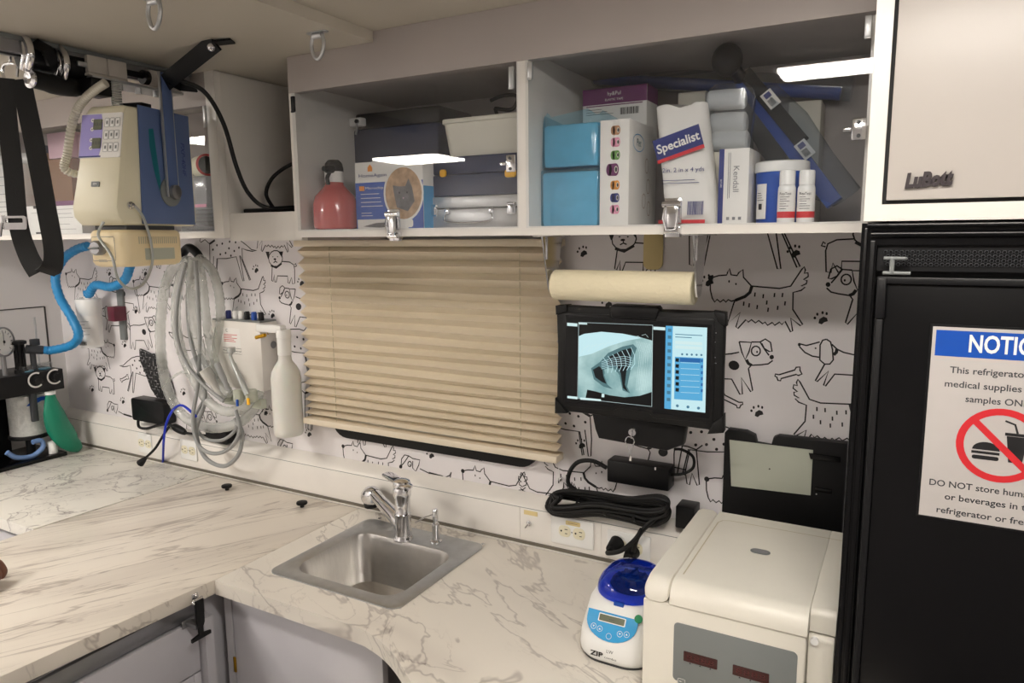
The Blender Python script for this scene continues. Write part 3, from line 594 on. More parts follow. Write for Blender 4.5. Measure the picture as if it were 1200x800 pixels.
for i in range(nx+1):
    t = i/nx
    for j, (yy, z_) in enumerate(loop): vs.append((bx0+(bx1-bx0)*t+rng.uniform(-.001, .001)*(0 < i < nx), yy-.002*sin(pi*t*2+j*.15), z_+.0018*sin(3.3*t+j)*(0 < j < len(loop)-1)))
m_ = len(loop)
for i in range(nx):
    for j in range(m_-1): fs.append([i*m_+j, i*m_+j+1, (i+1)*m_+j+1, (i+1)*m_+j])
b.add(vs, fs); sf = b.build('pleats', sh, ang=20); sf.data.polygons.foreach_set('use_smooth', [False]*len(sf.data.polygons))
so_ = sf.modifiers.new('th', 'SOLIDIFY'); so_.thickness = .0008
MB('shade_fabric').bx(bx0-.004, bx1+.003, -.066, -.022, zb0, zb0+.019, .003).build('bottom_rail', sh)
for px, n_ in ((391, 0), (610, 1)):
    c_ = PY(px, 400, -.05); b = MB('cream_dark'); b.tube([(c_.x, -.052, zb0+.019), (c_.x, -.052, zb1-.001)], .0009, 6); b.build('cord', sh)
# cord cleat under the shade
p = PY(659, 560, 0); c_ = PY(657, 545, 0)
b = MB('chrome'); b.sphere((p.x, -.012, p.z), .006); b.cyl((p.x, -.0005, p.z), (p.x, -.012, p.z), .004); b.use('white_plastic').tube([(p.x, -.018, p.z), (p.x-.002, -.02, p.z+.05)], .001, 6); b.build('cord_cleat', label='small metal cord hold-down knob on the wallpaper under the shade corner', cat='knob')

# ================= wallpaper drawings =================
wp = MB('ink')
def W(px, py): v = PY(px, py, 0); return (v.x, v.z)
def motif(ox, oy, s, strokes, blobs=(), thick=(), center=None):
    g = lambda u, v: W(ox+u/s, oy+v/s)
    st = [[g(*p) for p in k] for k in strokes]; bl = [[g(*p) for p in k] for k in blobs]; tk = [[g(*p) for p in k] for k in thick]
    c_ = g(*center); f_ = lambda L: [[(p[0]-c_[0], p[1]-c_[1]) for p in k] for k in L]
    return f_(st), f_(bl), f_(tk)
def ell(cx, cy, rx, ry=None, n=14, a=0): ry = ry or rx; return [(cx+rx*cos(t)*cos(a)-ry*sin(t)*sin(a), cy+rx*cos(t)*sin(a)+ry*sin(t)*cos(a)) for t in [2*pi*i/n for i in range(n+1)]]
tick = lambda *L: [[(x, y), (x-3, y+26)] for x, y in L]
TER = motif(820, 270, 5.33, [
    [(85, 290), (120, 280), (170, 276), (175, 262), (187, 235), (198, 275), (235, 280), (245, 262), (272, 242), (275, 290), (325, 345)],
    [(67, 310), (68, 370), (80, 420), (95, 445), (110, 428), (130, 445), (150, 430), (165, 445), (180, 430), (200, 440), (225, 432)],
    [(325, 345), (380, 350), (500, 360), (570, 345), (640, 240), (655, 225), (662, 245), (655, 265), (678, 262), (680, 285), (650, 305), (672, 310), (668, 330), (635, 345), (660, 352), (635, 372), (585, 385), (583, 490), (645, 585), (630, 592), (570, 545), (582, 625), (570, 632), (535, 565), (515, 585), (500, 570), (470, 590), (455, 572), (425, 590), (410, 570), (395, 580), (370, 560), (350, 575), (325, 555), (305, 570), (290, 555), (240, 610), (228, 600), (255, 510), (175, 580), (215, 450), (225, 432)],
    ]+tick((348, 385), (400, 395), (470, 388), (520, 388), (278, 442), (312, 452), (362, 463), (422, 435), (430, 480), (490, 468), (536, 440)),
    [ell(70, 295, 17), ell(185, 316, 5, 9), ell(228, 332, 5, 7)], [[(328, 345), (315, 385), (285, 410), (225, 434)]], (380, 430))
PAW = motif(820, 270, 5.33, [], [[(570, 165), (575, 140), (600, 122), (622, 130), (628, 150), (605, 158), (590, 172)], ell(548, 133, 8, 9), ell(563, 109, 7, 10), ell(595, 98, 7, 10), ell(620, 103, 7, 10)], (), (590, 140))
SPO = motif(840, 390, 5.71, [
    [(150, 60), (232, 65), (215, 130), (190, 180), (168, 130), (150, 60)], [(232, 62), (290, 62), (320, 110), (350, 152)], [(375, 185), (345, 208), (300, 214), (230, 218)],
    [(290, 62), (325, 42), (360, 65), (370, 125), (350, 125), (318, 105), (300, 70)], ell(262, 122, 30, 32), [(150, 130), (100, 140), (48, 145), (-60, 140), (-120, 150), (-160, 110)],
    [(230, 218), (212, 240), (240, 385), (228, 395), (165, 300), (172, 410), (155, 412), (100, 310), (48, 308), (-50, 305), (-70, 400), (-88, 405), (-100, 320), (-140, 395), (-155, 385), (-120, 150)]],
    [ell(368, 163, 15), ell(270, 128, 6, 8), ell(115, 218, 37, 31, a=.4)], [[(198, 180), (212, 205), (234, 218)]], (160, 230))
DAC = motif(840, 390, 5.71, [
    [(555, 72), (600, 84), (690, 60)], [(553, 90), (590, 130), (640, 155), (690, 163)], [(735, 42), (762, 60), (775, 110), (780, 180), (757, 208), (722, 208), (690, 180), (692, 80), (710, 48), (735, 42)],
    [(770, 75), (805, 108), (850, 130), (915, 145), (1150, 150), (1230, 110)], [(722, 210), (660, 320), (672, 325), (748, 255), (715, 350), (728, 355), (790, 275), (910, 282), (1120, 280), (1100, 345), (1115, 350), (1150, 280), (1190, 340), (1200, 335), (1190, 150)]],
    [ell(553, 78, 10, 12), ell(662, 102, 6)], [[(805, 108), (800, 130), (782, 146)]], (800, 180))
BON = motif(840, 390, 5.71, [[(415, 280), (520, 248), (530, 230), (555, 228), (555, 250), (568, 275), (545, 285), (530, 278), (430, 305), (425, 320), (408, 318), (400, 295), (388, 290), (390, 275), (415, 280)]], [], [], (478, 272))
DAL = motif(230, 275, 6.4, [
    [(105, 75), (108, 220), (118, 330), (130, 335), (135, 165)], [(160, 180), (150, 330), (158, 335), (165, 182), (230, 182), (305, 168), (355, 350), (364, 350), (330, 160)], [(335, 160), (405, 345), (413, 342), (352, 190), (348, 105), (380, 118), (425, 128), (458, 122), (420, 115), (380, 80), (325, 38), (270, 18), (180, 10), (150, 20)],
    [(105, 72), (70, 40), (40, 60), (30, 50), (40, 20), (70, 0), (120, -20), (150, 20)]],
    [ell(x, y, 6, 9) for x, y in ((130, 115), (160, 82), (200, 70), (250, 105), (300, 60), (185, 150), (225, 140), (265, 160), (325, 100), (290, 125), (255, 55))], [[(105, 72), (145, 44)]], (260, 170))
PUG = motif(230, 275, 6.4, [ell(585, 178, 52, 60), [(635, 200), (690, 205), (720, 225), (728, 260), (728, 365), (712, 368), (705, 320), (688, 365), (678, 360), (675, 310), (600, 308), (590, 355), (580, 355), (576, 300), (565, 350), (556, 345), (560, 240)], [(728, 240), (742, 235), (735, 215), (728, 225)], [(583, 185), (583, 200), (570, 210)], [(583, 200), (598, 208)]],
    [[(510, 127), (540, 128), (530, 185)], [(605, 127), (642, 125), (632, 170)], ell(580, 183, 10, 7), ell(565, 165, 4), ell(600, 165, 4)], [[(550, 230), (590, 247), (630, 215)]], (610, 250))
SAL = motif(380, 530, 4.209, [[(383, 60), (385, 30), (400, 10), (420, 15), (440, 28), (475, 35), (470, 60), (455, 92), (440, 75), (440, 40)], [(420, 15), (400, 45), (383, 65)], [(475, 78), (520, 100), (600, 120), (622, 112), (630, 95), (625, 125), (600, 126)], ell(425, 55, 9, 13)], [ell(381, 68, 8, 10), ell(427, 60, 3)], [[(520, 99), (590, 118)]], (500, 70))
def put(mo, px, py, flip=False, k=1.0, lw=.0031):
    c_ = W(px, py); sx = -k if flip else k
    tr = lambda L: [(c_[0]+sx*x, c_[1]+k*z) for x, z in L]
    for s_ in mo[0]: wp.ribbon(tr(s_), lw, WALLF, lift=.0006)
    for s_ in mo[1]:
        s_ = tr(s_)
        wp.poly(s_, .0006, WALLF)
    for s_ in mo[2]: wp.ribbon(tr(s_), lw*2.2, WALLF, lift=.0008)
put(TER, 891, 351); put(PAW, 931, 296); put(PAW, 963, 374); put(SPO, 868, 430); put(DAC, 980, 421.5); put(BON, 924, 437.5); put(TER, 984, 488, True)
put(PAW, 888, 483); put(BON, 856, 468, True); put(PUG, 1010, 292, True); put(SPO, 1010, 350, True); put(DAL, 876, 262, False, 1.25)
put(PUG, 737, 295); put(PAW, 683, 296); put(PAW, 712, 356); put(DAL, 655, 500, True, .9); put(PAW, 681, 521); put(TER, 884, 592); put(DAL, 838, 528, False, .95); put(TER, 676, 565, True); put(SPO, 770, 530, True); put(PAW, 830, 330)
put(DAL, 270, 301); put(PUG, 327, 314); put(PAW, 300, 316); put(TER, 288, 349); put(SPO, 346, 360, True); put(PAW, 319, 369); put(TER, 318, 270); put(DAL, 340, 410, True); put(PAW, 353, 331)
put(SAL, 498, 547); put(TER, 435, 545); put(TER, 582, 577); put(DAL, 385, 480); put(DAL, 540, 500, False, 1.15); put(PAW, 362, 508); put(SAL, 348, 527); put(PAW, 505, 533); put(TER, 645, 590, True); put(SPO, 450, 500)
put(SPO, 172, 390); put(TER, 116, 415, True, .95); put(DAL, 165, 438, True); put(PUG, 121, 446); put(PAW, 159, 364); put(PAW, 146, 404); put(PAW, 108, 456); put(BON, 146, 443); put(SAL, 142, 480); put(PAW, 144, 470); put(SPO, 142, 345, True); put(TER, 98, 335); put(TER, 180, 345)
put(PUG, 205, 335); put(PUG, 255, 440); put(TER, 300, 495, True); put(PAW, 311, 483); put(DAC, 215, 400); put(PUG, 190, 300); put(SAL, 205, 500); put(PAW, 215, 460); put(SPO, 240, 500); put(DAC, 130, 372); put(PAW, 170, 320); put(PAW, 128, 320); put(PAW, 92, 380)
wpo = wp.build('wallpaper_print', bpy.data.objects['wall_back'])
# ================= things inside the overhead cabinets =================
ZS = zr1-.0015
def span(pxa, pxb, pya, pyb, y):
    """extent on the plane y seen between two photo columns and rows"""
    m_ = (pxa+pxb)/2; n_ = (pya+pyb)/2
    return PY(pxa, n_, y).x, PY(pxb, n_, y).x, PY(m_, pyb, y).z, PY(m_, pya, y).z
def front(x, y, z): return Matrix(((1, 0, 0, x), (0, 0, -1, y), (0, 1, 0, z), (0, 0, 0, 1)))     # drawing plane facing the room
def rightf(x, y, z): return Matrix(((0, 0, 1, x), (1, 0, 0, y), (0, 1, 0, z), (0, 0, 0, 1)))     # drawing plane facing +x
def lines(b, M, x0, x1, zs, w=.0009, rng=random.Random(5)):
    for z in zs: b.rect(x0, x0+(x1-x0)*rng.uniform(.55, 1), z-w/2, z+w/2, .0003, M)
def barcode(b, M, x0, x1, z0, z1, n=14, rng=random.Random(9)):
    x = x0; st_ = (x1-x0)/(n*1.6)
    while x < x1: k = st_*rng.choice((.5, .8, 1.2)); b.rect(x, min(x+k, x1), z0, z1, .0003, M); x += k+st_*.6
# --- window bay
# pink spray bottle
y = -.338; a, c_, z0_, z1_ = span(366, 420, 190, 268, y); r_ = rpx(54, PY(393, 235, y)); bx_, by_ = max((a+c_)/2, x0+.0135+r_), y+.0
t = thing('spray_bottle', (bx_, by_, ZS), 'round-shouldered pink liquid spray bottle at the end of the cabinet shelf', 'spray bottle')
hz = PY(392, 195, y).z-ZS; M = T(bx_, by_, ZS+.0008); nz_ = PY(392, 222, y).z-ZS
b = MB('pink_liquid', M); b.lathe([(r_*.85, 0), (r_*.98, .004), (r_, .012), (r_, nz_*.62), (r_*.9, nz_*.82), (r_*.62, nz_*.98), (r_*.42, nz_*1.10), (r_*.40, nz_*1.2)], 28); b.build('bottle', t)
b = MB('paper', M); b.lathe([(r_*.415, nz_*1.16), (r_*.415, nz_*1.42)], 24); b.use('maroon').disc((0, 0), .006, 0, 14, front(0, -r_*.43, nz_*1.29)); b.build('neck_label', t)
b = MB('black_plastic', M); b.lathe([(r_*.40, nz_*1.425), (r_*.42, nz_*1.5), (r_*.38, nz_*1.62), (r_*.25, nz_*1.7), (r_*.25, hz*.86)], 20); b.box((.006, -.006, hz*.94), (.020, .048, .018), .005); b.cyl((.006, -.030, hz*.94), (.006, -.040, hz*.94), .006); b.strip([(.006, -.022, hz*.88), (.006, -.030, hz*.80), (.006, -.027, hz*.70)], .009, .004, (1, 0, 0)); b.build('trigger_head', t)
# microchip box with a cat photo
y = -.335; a, c_, z0_, z1_ = span(417, 496, 188, 266, y); h_ = z1_-ZS
t = MB('paper').bx(a, c_, y, y+.06, ZS+.0005, z1_, .0008); w_ = c_-a; F = front(a, y-.0006, ZS)
t.use('royal').rect(0, w_, 0, h_*.70, 0, F); t.use('paper').rect(.003, w_*.78, .002, h_*.155, .0002, F); t.poly(rrect(w_*.8, h_*.12, .006, 4, w_*.45, h_*.09), .0003, F)
t.use('cat_grey').poly([(w_*.1, h_*.05), (w_*.3, h_*.10), (w_*.55, h_*.11), (w_*.62, h_*.05), (w_*.35, h_*.03)], .0004, F)
ccx, ccz = w_*.72, h_*.52
t.use('paper').disc((ccx, ccz), w_*.29, .0004, 28, F, 1.12); t.use('warm_print').disc((ccx, ccz), w_*.265, .0005, 28, F, 1.12)
t.use('cat_grey').poly([(ccx-w_*.10, ccz-h_*.20), (ccx-w_*.14, ccz+h_*.02), (ccx-w_*.15, ccz+h_*.12), (ccx-w_*.05, ccz+h_*.10), (ccx+w_*.03, ccz+h_*.10), (ccx+w_*.08, ccz+h_*.21), (ccx+w_*.13, ccz+h_*.08), (ccx+w_*.16, ccz-h_*.12), (ccx+w_*.06, ccz-h_*.26)], .0006, F)
t.use('ink'); [t.disc((ccx+k*w_*.055, ccz+h_*.01), .0022, .0008, 10, F) for k in (-1, 1)]; t.use('pink_card').poly([(ccx-.002, ccz-h_*.06), (ccx+.002, ccz-h_*.06), (ccx, ccz-h_*.085)][::-1], .0008, F)
t.use('navy_print').text('HomeAgain', .0105, F @ T(w_*.27, h_*.80, .0004), width=w_*.42); t.use('orange_print').poly([(w_*.2, h_*.86), (w_*.2, h_*.92), (w_*.235, h_*.965), (w_*.27, h_*.92), (w_*.27, h_*.86)][::-1], .0004, F)
t.rect(w_*.06, w_*.14, h_*.58, h_*.65, .0004, F); t.use('paper').text('Microchip', .008, F @ T(w_*.29, h_*.615, .0004), width=w_*.27); lines(t, F, w_*.08, w_*.42, [h_*k for k in (.53, .47, .41, .35)], .0014); lines(t, F, w_*.08, w_*.26, [h_*.25, h_*.21], .0012)
RF = rightf(c_+.0006, y, ZS); t.use('sky_blue').rect(0, .06, 0, h_*.62, 0, RF)
t.build('microchip_box', label='white and blue carton printed with a grey cat in a round picture', cat='box')
# aluminium case, navy case and white bin stacked
y = -.30; a, c_, z0_, z1_ = span(499, 640, 229, 268, y); c_ = xm0-.012; zA = PY(560, 229, y).z
t = thing('metal_case', ((a+c_)/2, y, ZS), 'silver metal-edged flat case with carry handle on the cabinet shelf', 'case')
b = MB('alu_case'); b.bx(a, c_, y, y+.22, ZS+.0005, ZS+(zA-ZS)*.62, .003); b.bx(a, c_, y, y+.22, ZS+(zA-ZS)*.635, zA, .003); b.build('body', t)
for px in (509, 600):
    x = PY(px, 247, y).x; zc_ = ZS+(zA-ZS)*.6; b = MB('chrome'); b.bx(x-.010, x+.010, y-.004, y-.0003, zc_-.014, zc_+.012, .001); b.bx(x-.006, x+.006, y-.008, y-.004, zc_-.011, zc_+.009, .001); b.cyl((x-.008, y-.006, zc_+.008), (x+.008, y-.006, zc_+.008), .003); b.build('latch', t)
xa_, xb_ = PY(525, 250, y).x, PY(576, 250, y).x; zh = ZS+(zA-ZS)*.42
b = MB('chrome'); b.tube(smooth([(xa_, y-.003, zh+.008), (xa_+.002, y-.010, zh-.014), (xb_-.002, y-.010, zh-.014), (xb_, y-.003, zh+.008)], 5), .0022, 8); b.bx(xa_-.006, xa_+.006, y-.004, y-.0003, zh+.002, zh+.014, .001); b.bx(xb_-.006, xb_+.006, y-.004, y-.0003, zh+.002, zh+.014, .001); b.build('carry_handle', t)
zB = PY(560, 181, y).z
t = thing('tool_case', ((a+c_)/2, y, zA), 'navy plastic case with two yellow latches lying on the silver case', 'case')
b = MB('navy_case'); b.bx(a+.004, c_, y+.004, y+.21, zA+.0005, zA+(zB-zA)*.55, .004); b.bx(a+.006, c_-.002, y+.006, y+.20, zA+(zB-zA)*.56, zB, .004); b.build('body', t)
for px, w_ in ((519, .016), (598, .026)):
    p = PY(px, 203, y); b = MB('yellow'); b.prism(rrect(w_, .016, .005, 4, p.x, p.z), .0003, .006, .0015, M=front(0, y+.004, 0)); b.build('latch', t)
zC = PY(560, 135, y).z
xa_ = PY(513, 155, y).x
t = thing('storage_bin', ((xa_+c_)/2, y, zB), 'off-white plastic tub with rolled rim on top of the navy case', 'tub')
cxx = (xa_+c_)/2; wd = c_-xa_
b = MB('bin_white'); L_ = []
for z, k in ((zB+.0005, -.010), (zB+.003, -.008), (zC-.010, 0)): L_.append([(p[0], p[1], z) for p in rrect(wd-.008+2*k, .15+2*k, .016, 4, cxx, y+.085)])
b.loft(L_); b.build('body', t)
b = MB('bin_white'); b.prism(rrect(wd, .158, .018, 4, cxx, y+.085), zC-.010, zC, .002); b.build('rim', t)
y = -.185; a, c2, z0_, z1_ = span(400, 514, 150, 200, y); zD = PY(455, 148, y).z
t = thing('equipment_case', ((a+c2)/2, y, ZS), 'tall dark blue soft equipment case behind the cat carton', 'case')
b = MB('navy_case'); b.bx(a, c2, y, -.02, ZS+.0005, zD, .008); b.build('body', t)
b = MB('black_plastic'); b.bx(a+.03, c2, y+.008, -.025, zD+.0005, PY(455, 128, y).z, .010); b.build('lid', t)
p = PY(423, 144, y); 
t = thing('clamp_device', (p.x, y-.02, p.z-.012), 'small white lever clamp hooked on the dark blue equipment case', 'clamp')
MB('white_plastic').bx(p.x-.020, p.x+.018, y-.022, y-.0005, p.z-.010, p.z+.010, .003).build('body', t)
b = MB('black_plastic'); b.cyl((p.x+.008, y-.028, p.z), (p.x+.008, y-.0225, p.z), .005); b.use('brushed').strip([(p.x+.008, y-.026, p.z), (p.x+.010, y-.027, p.z-.018), (p.x+.004, y-.026, p.z-.032)], .006, .002, (1, 0, 0)); b.build('lever', t)
pts = [PY(*k, -.20) for k in ((575, 118), (590, 112), (606, 113))]+[PY(*k, -.20) for k in ((600, 128), (580, 127))]
b = MB('black_rubber'); b.tube(smooth([tuple(p) for p in pts], 6), .004, 8); b.tube([tuple(pts[-1]), (pts[-1].x+.01, -.2, zC+.003)], .004, 8); b.build('coiled_cable', label='black coiled cord lying on the off-white tub', cat='cord')

# --- right bay
# blue underpads
y = -.33; a, c_, z0_, z1_ = span(632, 701, 195, 265, y); a = max(a, -.6575); zm = PY(666, 196, y).z
t = thing('underpad_pack', ((a+c_)/2, y, ZS), 'lower folded pack of sky-blue absorbent pads in clear film', 'pad pack', None)
b = MB('pad_blue'); n_ = 1; hh = (zm-.004-ZS)/n_
for k in range(n_): b.bx(a+.002, c_-.002, y+.003, y+.16, ZS+.001+k*hh, ZS+.001+(k+.96)*hh, .007)
b.build('folded_pads', t)
MB('blue_film').bx(a, c_, y, y+.163, ZS+.0003, zm-.002, .005).build('film', t)
z2_ = PY(666, 134, y).z
t = thing('underpad_pack', ((a+c_)/2, y, zm), 'upper pack of sky-blue absorbent pads in crumpled open-topped plastic bag', 'pad pack', None)
b = MB('pad_blue'); n_ = 1; zt_ = zm+(z2_-zm)*.86; hh = (zt_-zm)/n_
for k in range(n_): b.bx(a+.004, c_-.003, y+.006, y+.15, zm+.001+k*hh, zm+.001+(k+.96)*hh, .007)
b.build('folded_pads', t)
b = MB('blue_film'); rg = random.Random(4); L_ = []
base = rrect(c_-a+.0005, .165, .02, 6, (a+c_)/2, y+.08)
for k, (f1, ins) in enumerate(((0, -.002), (.25, .001), (.55, .002), (.8, .004), (.95, .002), (1.02, .008))):
    L_.append([((a+c_)/2+(p[0]-(a+c_)/2)*(1-ins*6)+rg.uniform(-.0025, .0025)*(k > 0), y+.08+(p[1]-y-.08)*(1-ins*6)+rg.uniform(-.0025, .0025)*(k > 0), zm+.0003+(z2_-zm)*f1+(rg.uniform(-.006, .006) if k == 5 else 0)) for p in base])
b.loft(L_, True, False); b.build('plastic_bag', t)
# purple and white carton at the back
y = -.165; a, c_, z0_, z1_ = span(683, 758, 102, 140, y)
b = MB('paper').bx(a, c_, y, y+.07, ZS+.0005, z1_, .0008); F = front(a, y-.0006, 0); w_ = c_-a
zp = PY(720, 121, y).z
b.use('purple').rect(0, w_, zp, z1_, 0, F); RF = rightf(c_+.0006, y, 0); b.rect(0, .07, zp, z1_, 0, RF); b.add([(a, y, z1_+.0004), (c_, y, z1_+.0004), (c_, y+.07, z1_+.0004), (a, y+.07, z1_+.0004)], [[0, 1, 2, 3]])
b.use('paper').text('hy&Pul', .011, F @ T(w_*.5, zp+(z1_-zp)*.62, .0004)); b.text('ELASTIC TAPE', .0065, F @ T(w_*.5, zp+(z1_-zp)*.25, .0004)); b.use('purple').rect(w_*.06, w_*.94, zp-.004, zp-.002, .0003, F)
b.use('ink'); barcode(b, F, w_*.60, w_*.88, zp-.024, zp-.010); lines(b, F, w_*.06, w_*.5, [zp-.010, zp-.015, zp-.020])
b.build('tape_carton', label='purple-topped white carton with a barcode at the back of the shelf', cat='box')
# tall white box with a column of wrap rolls
y = -.34; a, c_, z0_, z1_ = span(703, 737, 140, 262, y); dp = .14; h_ = z1_-ZS; w_ = c_-a
b = MB('paper').bx(a, c_, y, y+dp, ZS+.0005, z1_, .0008); F = front(a, y-.0006, ZS)
for k, (m_, f1) in enumerate((('tape_tan', .90), ('tape_pink', .79), ('tape_green', .67), ('purple', .535), ('tape_orange', .39), ('tape_navy', .27), ('tape_pink', .16))):
    s_ = 1.35 if k == 3 else 1.0; x_ = w_*(.62 if k != 3 else .56); zz = h_*f1; r1 = .0085*s_
    b.use(m_).poly([(x_-.010*s_, zz-r1*.95), (x_-.010*s_, zz+r1*.95), (x_, zz+r1), (x_, zz-r1)][::-1], .0003, F); b.disc((x_-.010*s_, zz), r1*.5, .0003, 16, F, 1.9); b.disc((x_, zz), r1*.52, .0005, 16, F, 1.92)
    b.use('bin_white').disc((x_+.0003, zz), r1*.30, .0006, 12, F, 1.9); b.use('dark_grey').disc((x_+.0005, zz), r1*.22, .0007, 12, F, 1.9)
RF = rightf(c_+.0006, y, ZS); b.use('teal').text('Pet', .020, RF @ T(.05, h_*.80, .0003), shear=.2); b.use('sky_blue').ribbon(ell(.05, h_*.80, .032, .016), .0015, RF, lift=.0002)
for (u, v) in ((.10, .60), (.11, .40), (.085, .25), (.115, .18)): b.use('brown_card').ribbon(ell(u, h_*v, .010, .014), .0012, RF, lift=.0003)
b.build('wrap_roll_box', label='tall white box printed with a column of coloured bandage rolls', cat='box')
# plaster bandage bag
y = -.335; zbot = ZS+.001
P0 = PY(778, 262, y); P1 = PY(840, 262, y); P2 = PY(826, 120, y+.02); P3 = PY(766, 125, y+.02)
t = thing('bandage_bag', ((P0.x+P1.x)/2, y, ZS), 'white printed plastic bag of plaster bandage with blue and red banner', 'bag')
cl_ = []; nrow = 14; rg = random.Random(11)
def bagpt(u, v, dz): 
    l_ = Vector((P0.x, 0, zbot)).lerp(Vector((P3.x, 0, P3.z)), v); r2 = Vector((P1.x, 0, zbot)).lerp(Vector((P2.x, 0, P2.z)), v); p = l_.lerp(r2, u); return Vector((p.x, y+.03+.012*v-dz, p.z))
L_ = []
for k in range(nrow+1):
    v = k/nrow; th = .030*(1-.55*v**3)*(min(1, .55+v*3)); row = []
    for i in range(28):
        aa = 2*pi*i/28; u = .5+.5*math.copysign(abs(cos(aa))**.6, cos(aa)); dz = th*math.copysign(abs(sin(aa))**.7, sin(aa)); pt = bagpt(u, v, dz); row.append(pt+Vector((rg.uniform(-.0008, .0008), rg.uniform(-.0012, .0012), (.004*sin(u*9)+rg.uniform(-.001, .001)) if k == nrow else 0)))
    L_.append(row)
b = MB('paper'); b.loft(L_); b.build('bag', t, ang=70)
ex = (bagpt(1, .5, 0)-bagpt(0, .5, 0)).normalized(); up = (bagpt(.5, 1, 0)-bagpt(.5, 0, 0)).normalized(); fo = bagpt(.5, .5, .0335); w_ = (bagpt(1, .5, 0)-bagpt(0, .5, 0)).length; hB = (bagpt(.5, 1, 0)-bagpt(.5, 0, 0)).length
tl_ = (PY(840, 142, y)-PY(765, 170, y)); tl_.y = 0
F = fr(fo, tl_, y=(0, 0, 1)); 
b = MB('navy_print', F); b.poly([(-w_*.46, hB*.10), (w_*.46, hB*.10), (w_*.46, hB*.27), (-w_*.46, hB*.27)]); b.use('paper').text('Specialist', .022, T(-.0, hB*.18, .0006), bold=.0005, width=w_*.84); b.use('red_print').rect(-w_*.46, w_*.46, hB*.07, hB*.10, .0001)
b.M = fr(fo-Vector((0, -.002, 0)), ex, y=up); b.use('navy_print').text('2in. 2 in x 4 yds', .011, T(.0, -.01, .001), width=w_*.8); lines(b, T(0, 0, .001), -w_*.4, w_*.35, [-.028, -.033], .001)
b.use('grey_print'); lines(b, T(0, 0, .001), -w_*.3, w_*.1, [-.06, -.064, -.068], .0008); b.use('navy_print'); barcode(b, T(0, 0, .001), w_*.12, w_*.42, -.090, -.066)
b.use('red_print').rect(-w_*.44, w_*.46, -hB*.485, -hB*.455, .001); b.build('printed_label', t)
# cotton rolls in a clear bag behind
y = -.24; rp = [PY(853, 118, y), PY(855, 145, y), PY(857, 166, y)]
t0 = None
zc0 = ZS
rl = []
for k, p in enumerate(rp):
    c2_ = MB('cotton'); nn = 22; rg = random.Random(k)
    xa, xb = p.x-.036, p.x+.032; rr = .019
    c2_.loft([[(x+.004*i_, y+rr*q_*cos(2*pi*i/nn), p.z+rr*q_*sin(2*pi*i/nn)+.004*(1-j/4)) for i in range(nn)] for j, (x, q_, i_) in enumerate(((xa, .7, 0), (xa+.004, .95, 0), (p.x, 1.0, 0), (xb-.004, .95, 0), (xb, .7, 0)))])
    c2_.build('cotton_roll', label=('topmost', 'middle', 'lowest')[k]+' white cotton roll of the bagged stack behind the bandage bag', cat='cotton roll', group='white cotton rolls in a clear bag')
pz0 = rp[2].z-.0195
b = MB('bin_white'); b.bx(rp[2].x-.045, rp[2].x+.045, y-.03, y+.05, ZS+.0005, pz0-.0005, .002); b.build('supply_carton', label='plain white carton under the cotton rolls hidden behind the slim box', cat='box')
b = MB('poly_bag'); c_b = rp[1]; b.loft([[(p[0], p[1], z) for p in rrect(.085-2*k, .06-2*k, .015, 4, c_b.x, y)] for z, k in ((pz0+.0005, .012), (pz0+.004, .001), (rp[0].z+.015, .0), (rp[0].z+.028, .012))]); b.build('clear_bag', label='clear plastic bag wrapped round the stacked cotton rolls', cat='bag')
# slim white and blue box
y = -.345; a, c_, z0_, z1_ = span(842, 877, 174, 260, y); h_ = z1_-ZS; w_ = c_-a
b = MB('paper').bx(a, c_, y, y+.09, ZS+.0005, z1_, .0008); F = front(a, y-.0006, ZS); b.use('navy_print').rect(0, w_*.17, 0, h_, 0, F)
M2 = F @ T(w_*.58, h_*.60, .0003) @ RZ(-pi/2); b.use('grey_print').text('Kendall', .014, M2, width=h_*.34); b.use('grey_print'); lines(b, F @ T(w_*.38, h_*.95, 0) @ RZ(-pi/2), 0, h_*.75, [0, -.003], .001); [b.rect(w_*x_, w_*(x_+.1), h_*.06, h_*.10, .0003, F) for x_ in (.3, .5, .7)]
b.use('paper').text('SUTURE', .004, F @ T(w_*.085, h_*.55, .0003) @ RZ(-pi/2))
b.build('gauze_box', label='slim white upright box with a navy edge beside the blue tub', cat='box')
# blue tub with white lid
y = -.29; a, c_, z0_, z1_ = span(884, 948, 190, 260, y); r_ = rpx(65, PY(916, 225, y)); xc = (a+c_)/2; hz = PY(915, 203, y).z-ZS; ht = PY(915, 190, y).z-ZS
t = thing('wipes_tub', (xc, y, ZS), 'round blue plastic tub with a white lid and white label', 'tub'); M = T(xc, y, ZS+.0005)
MB('royal', M).lathe([(r_*.86, 0), (r_*.9, .003), (r_*.97, hz-.002), (r_*.97, hz)], 32).build('body', t)
MB('white_plastic', M).lathe([(r_*1.0, hz+.0003), (r_*1.02, hz+.004), (r_*1.0, ht-.002), (r_*.9, ht), (r_*.1, ht-.001)], 32).build('lid', t)
b = MB('paper'); L0 = []
aa = [-pi/2-.42-.55+.55*i/8*1.0 for i in range(9)]
b.loft([[(xc+(r_*.985)*cos(k), y+(r_*.985)*sin(k), z) for k in aa] for z in (ZS+hz*.1, ZS+hz*.78)], False, False, closed=False)
b.use('ink'); lm = fr((xc+r_*.995*cos(-pi/2-.68), y+r_*.995*sin(-pi/2-.68), ZS+hz*.42), (cos(.68), -sin(.68), 0), y=(0, 0, 1)); lines(b, lm, -.008, .008, [.016, .012, .008, .004], .0009); b.rect(-.004, .004, -.012, -.002, .0006, lm); b.build('label', t)
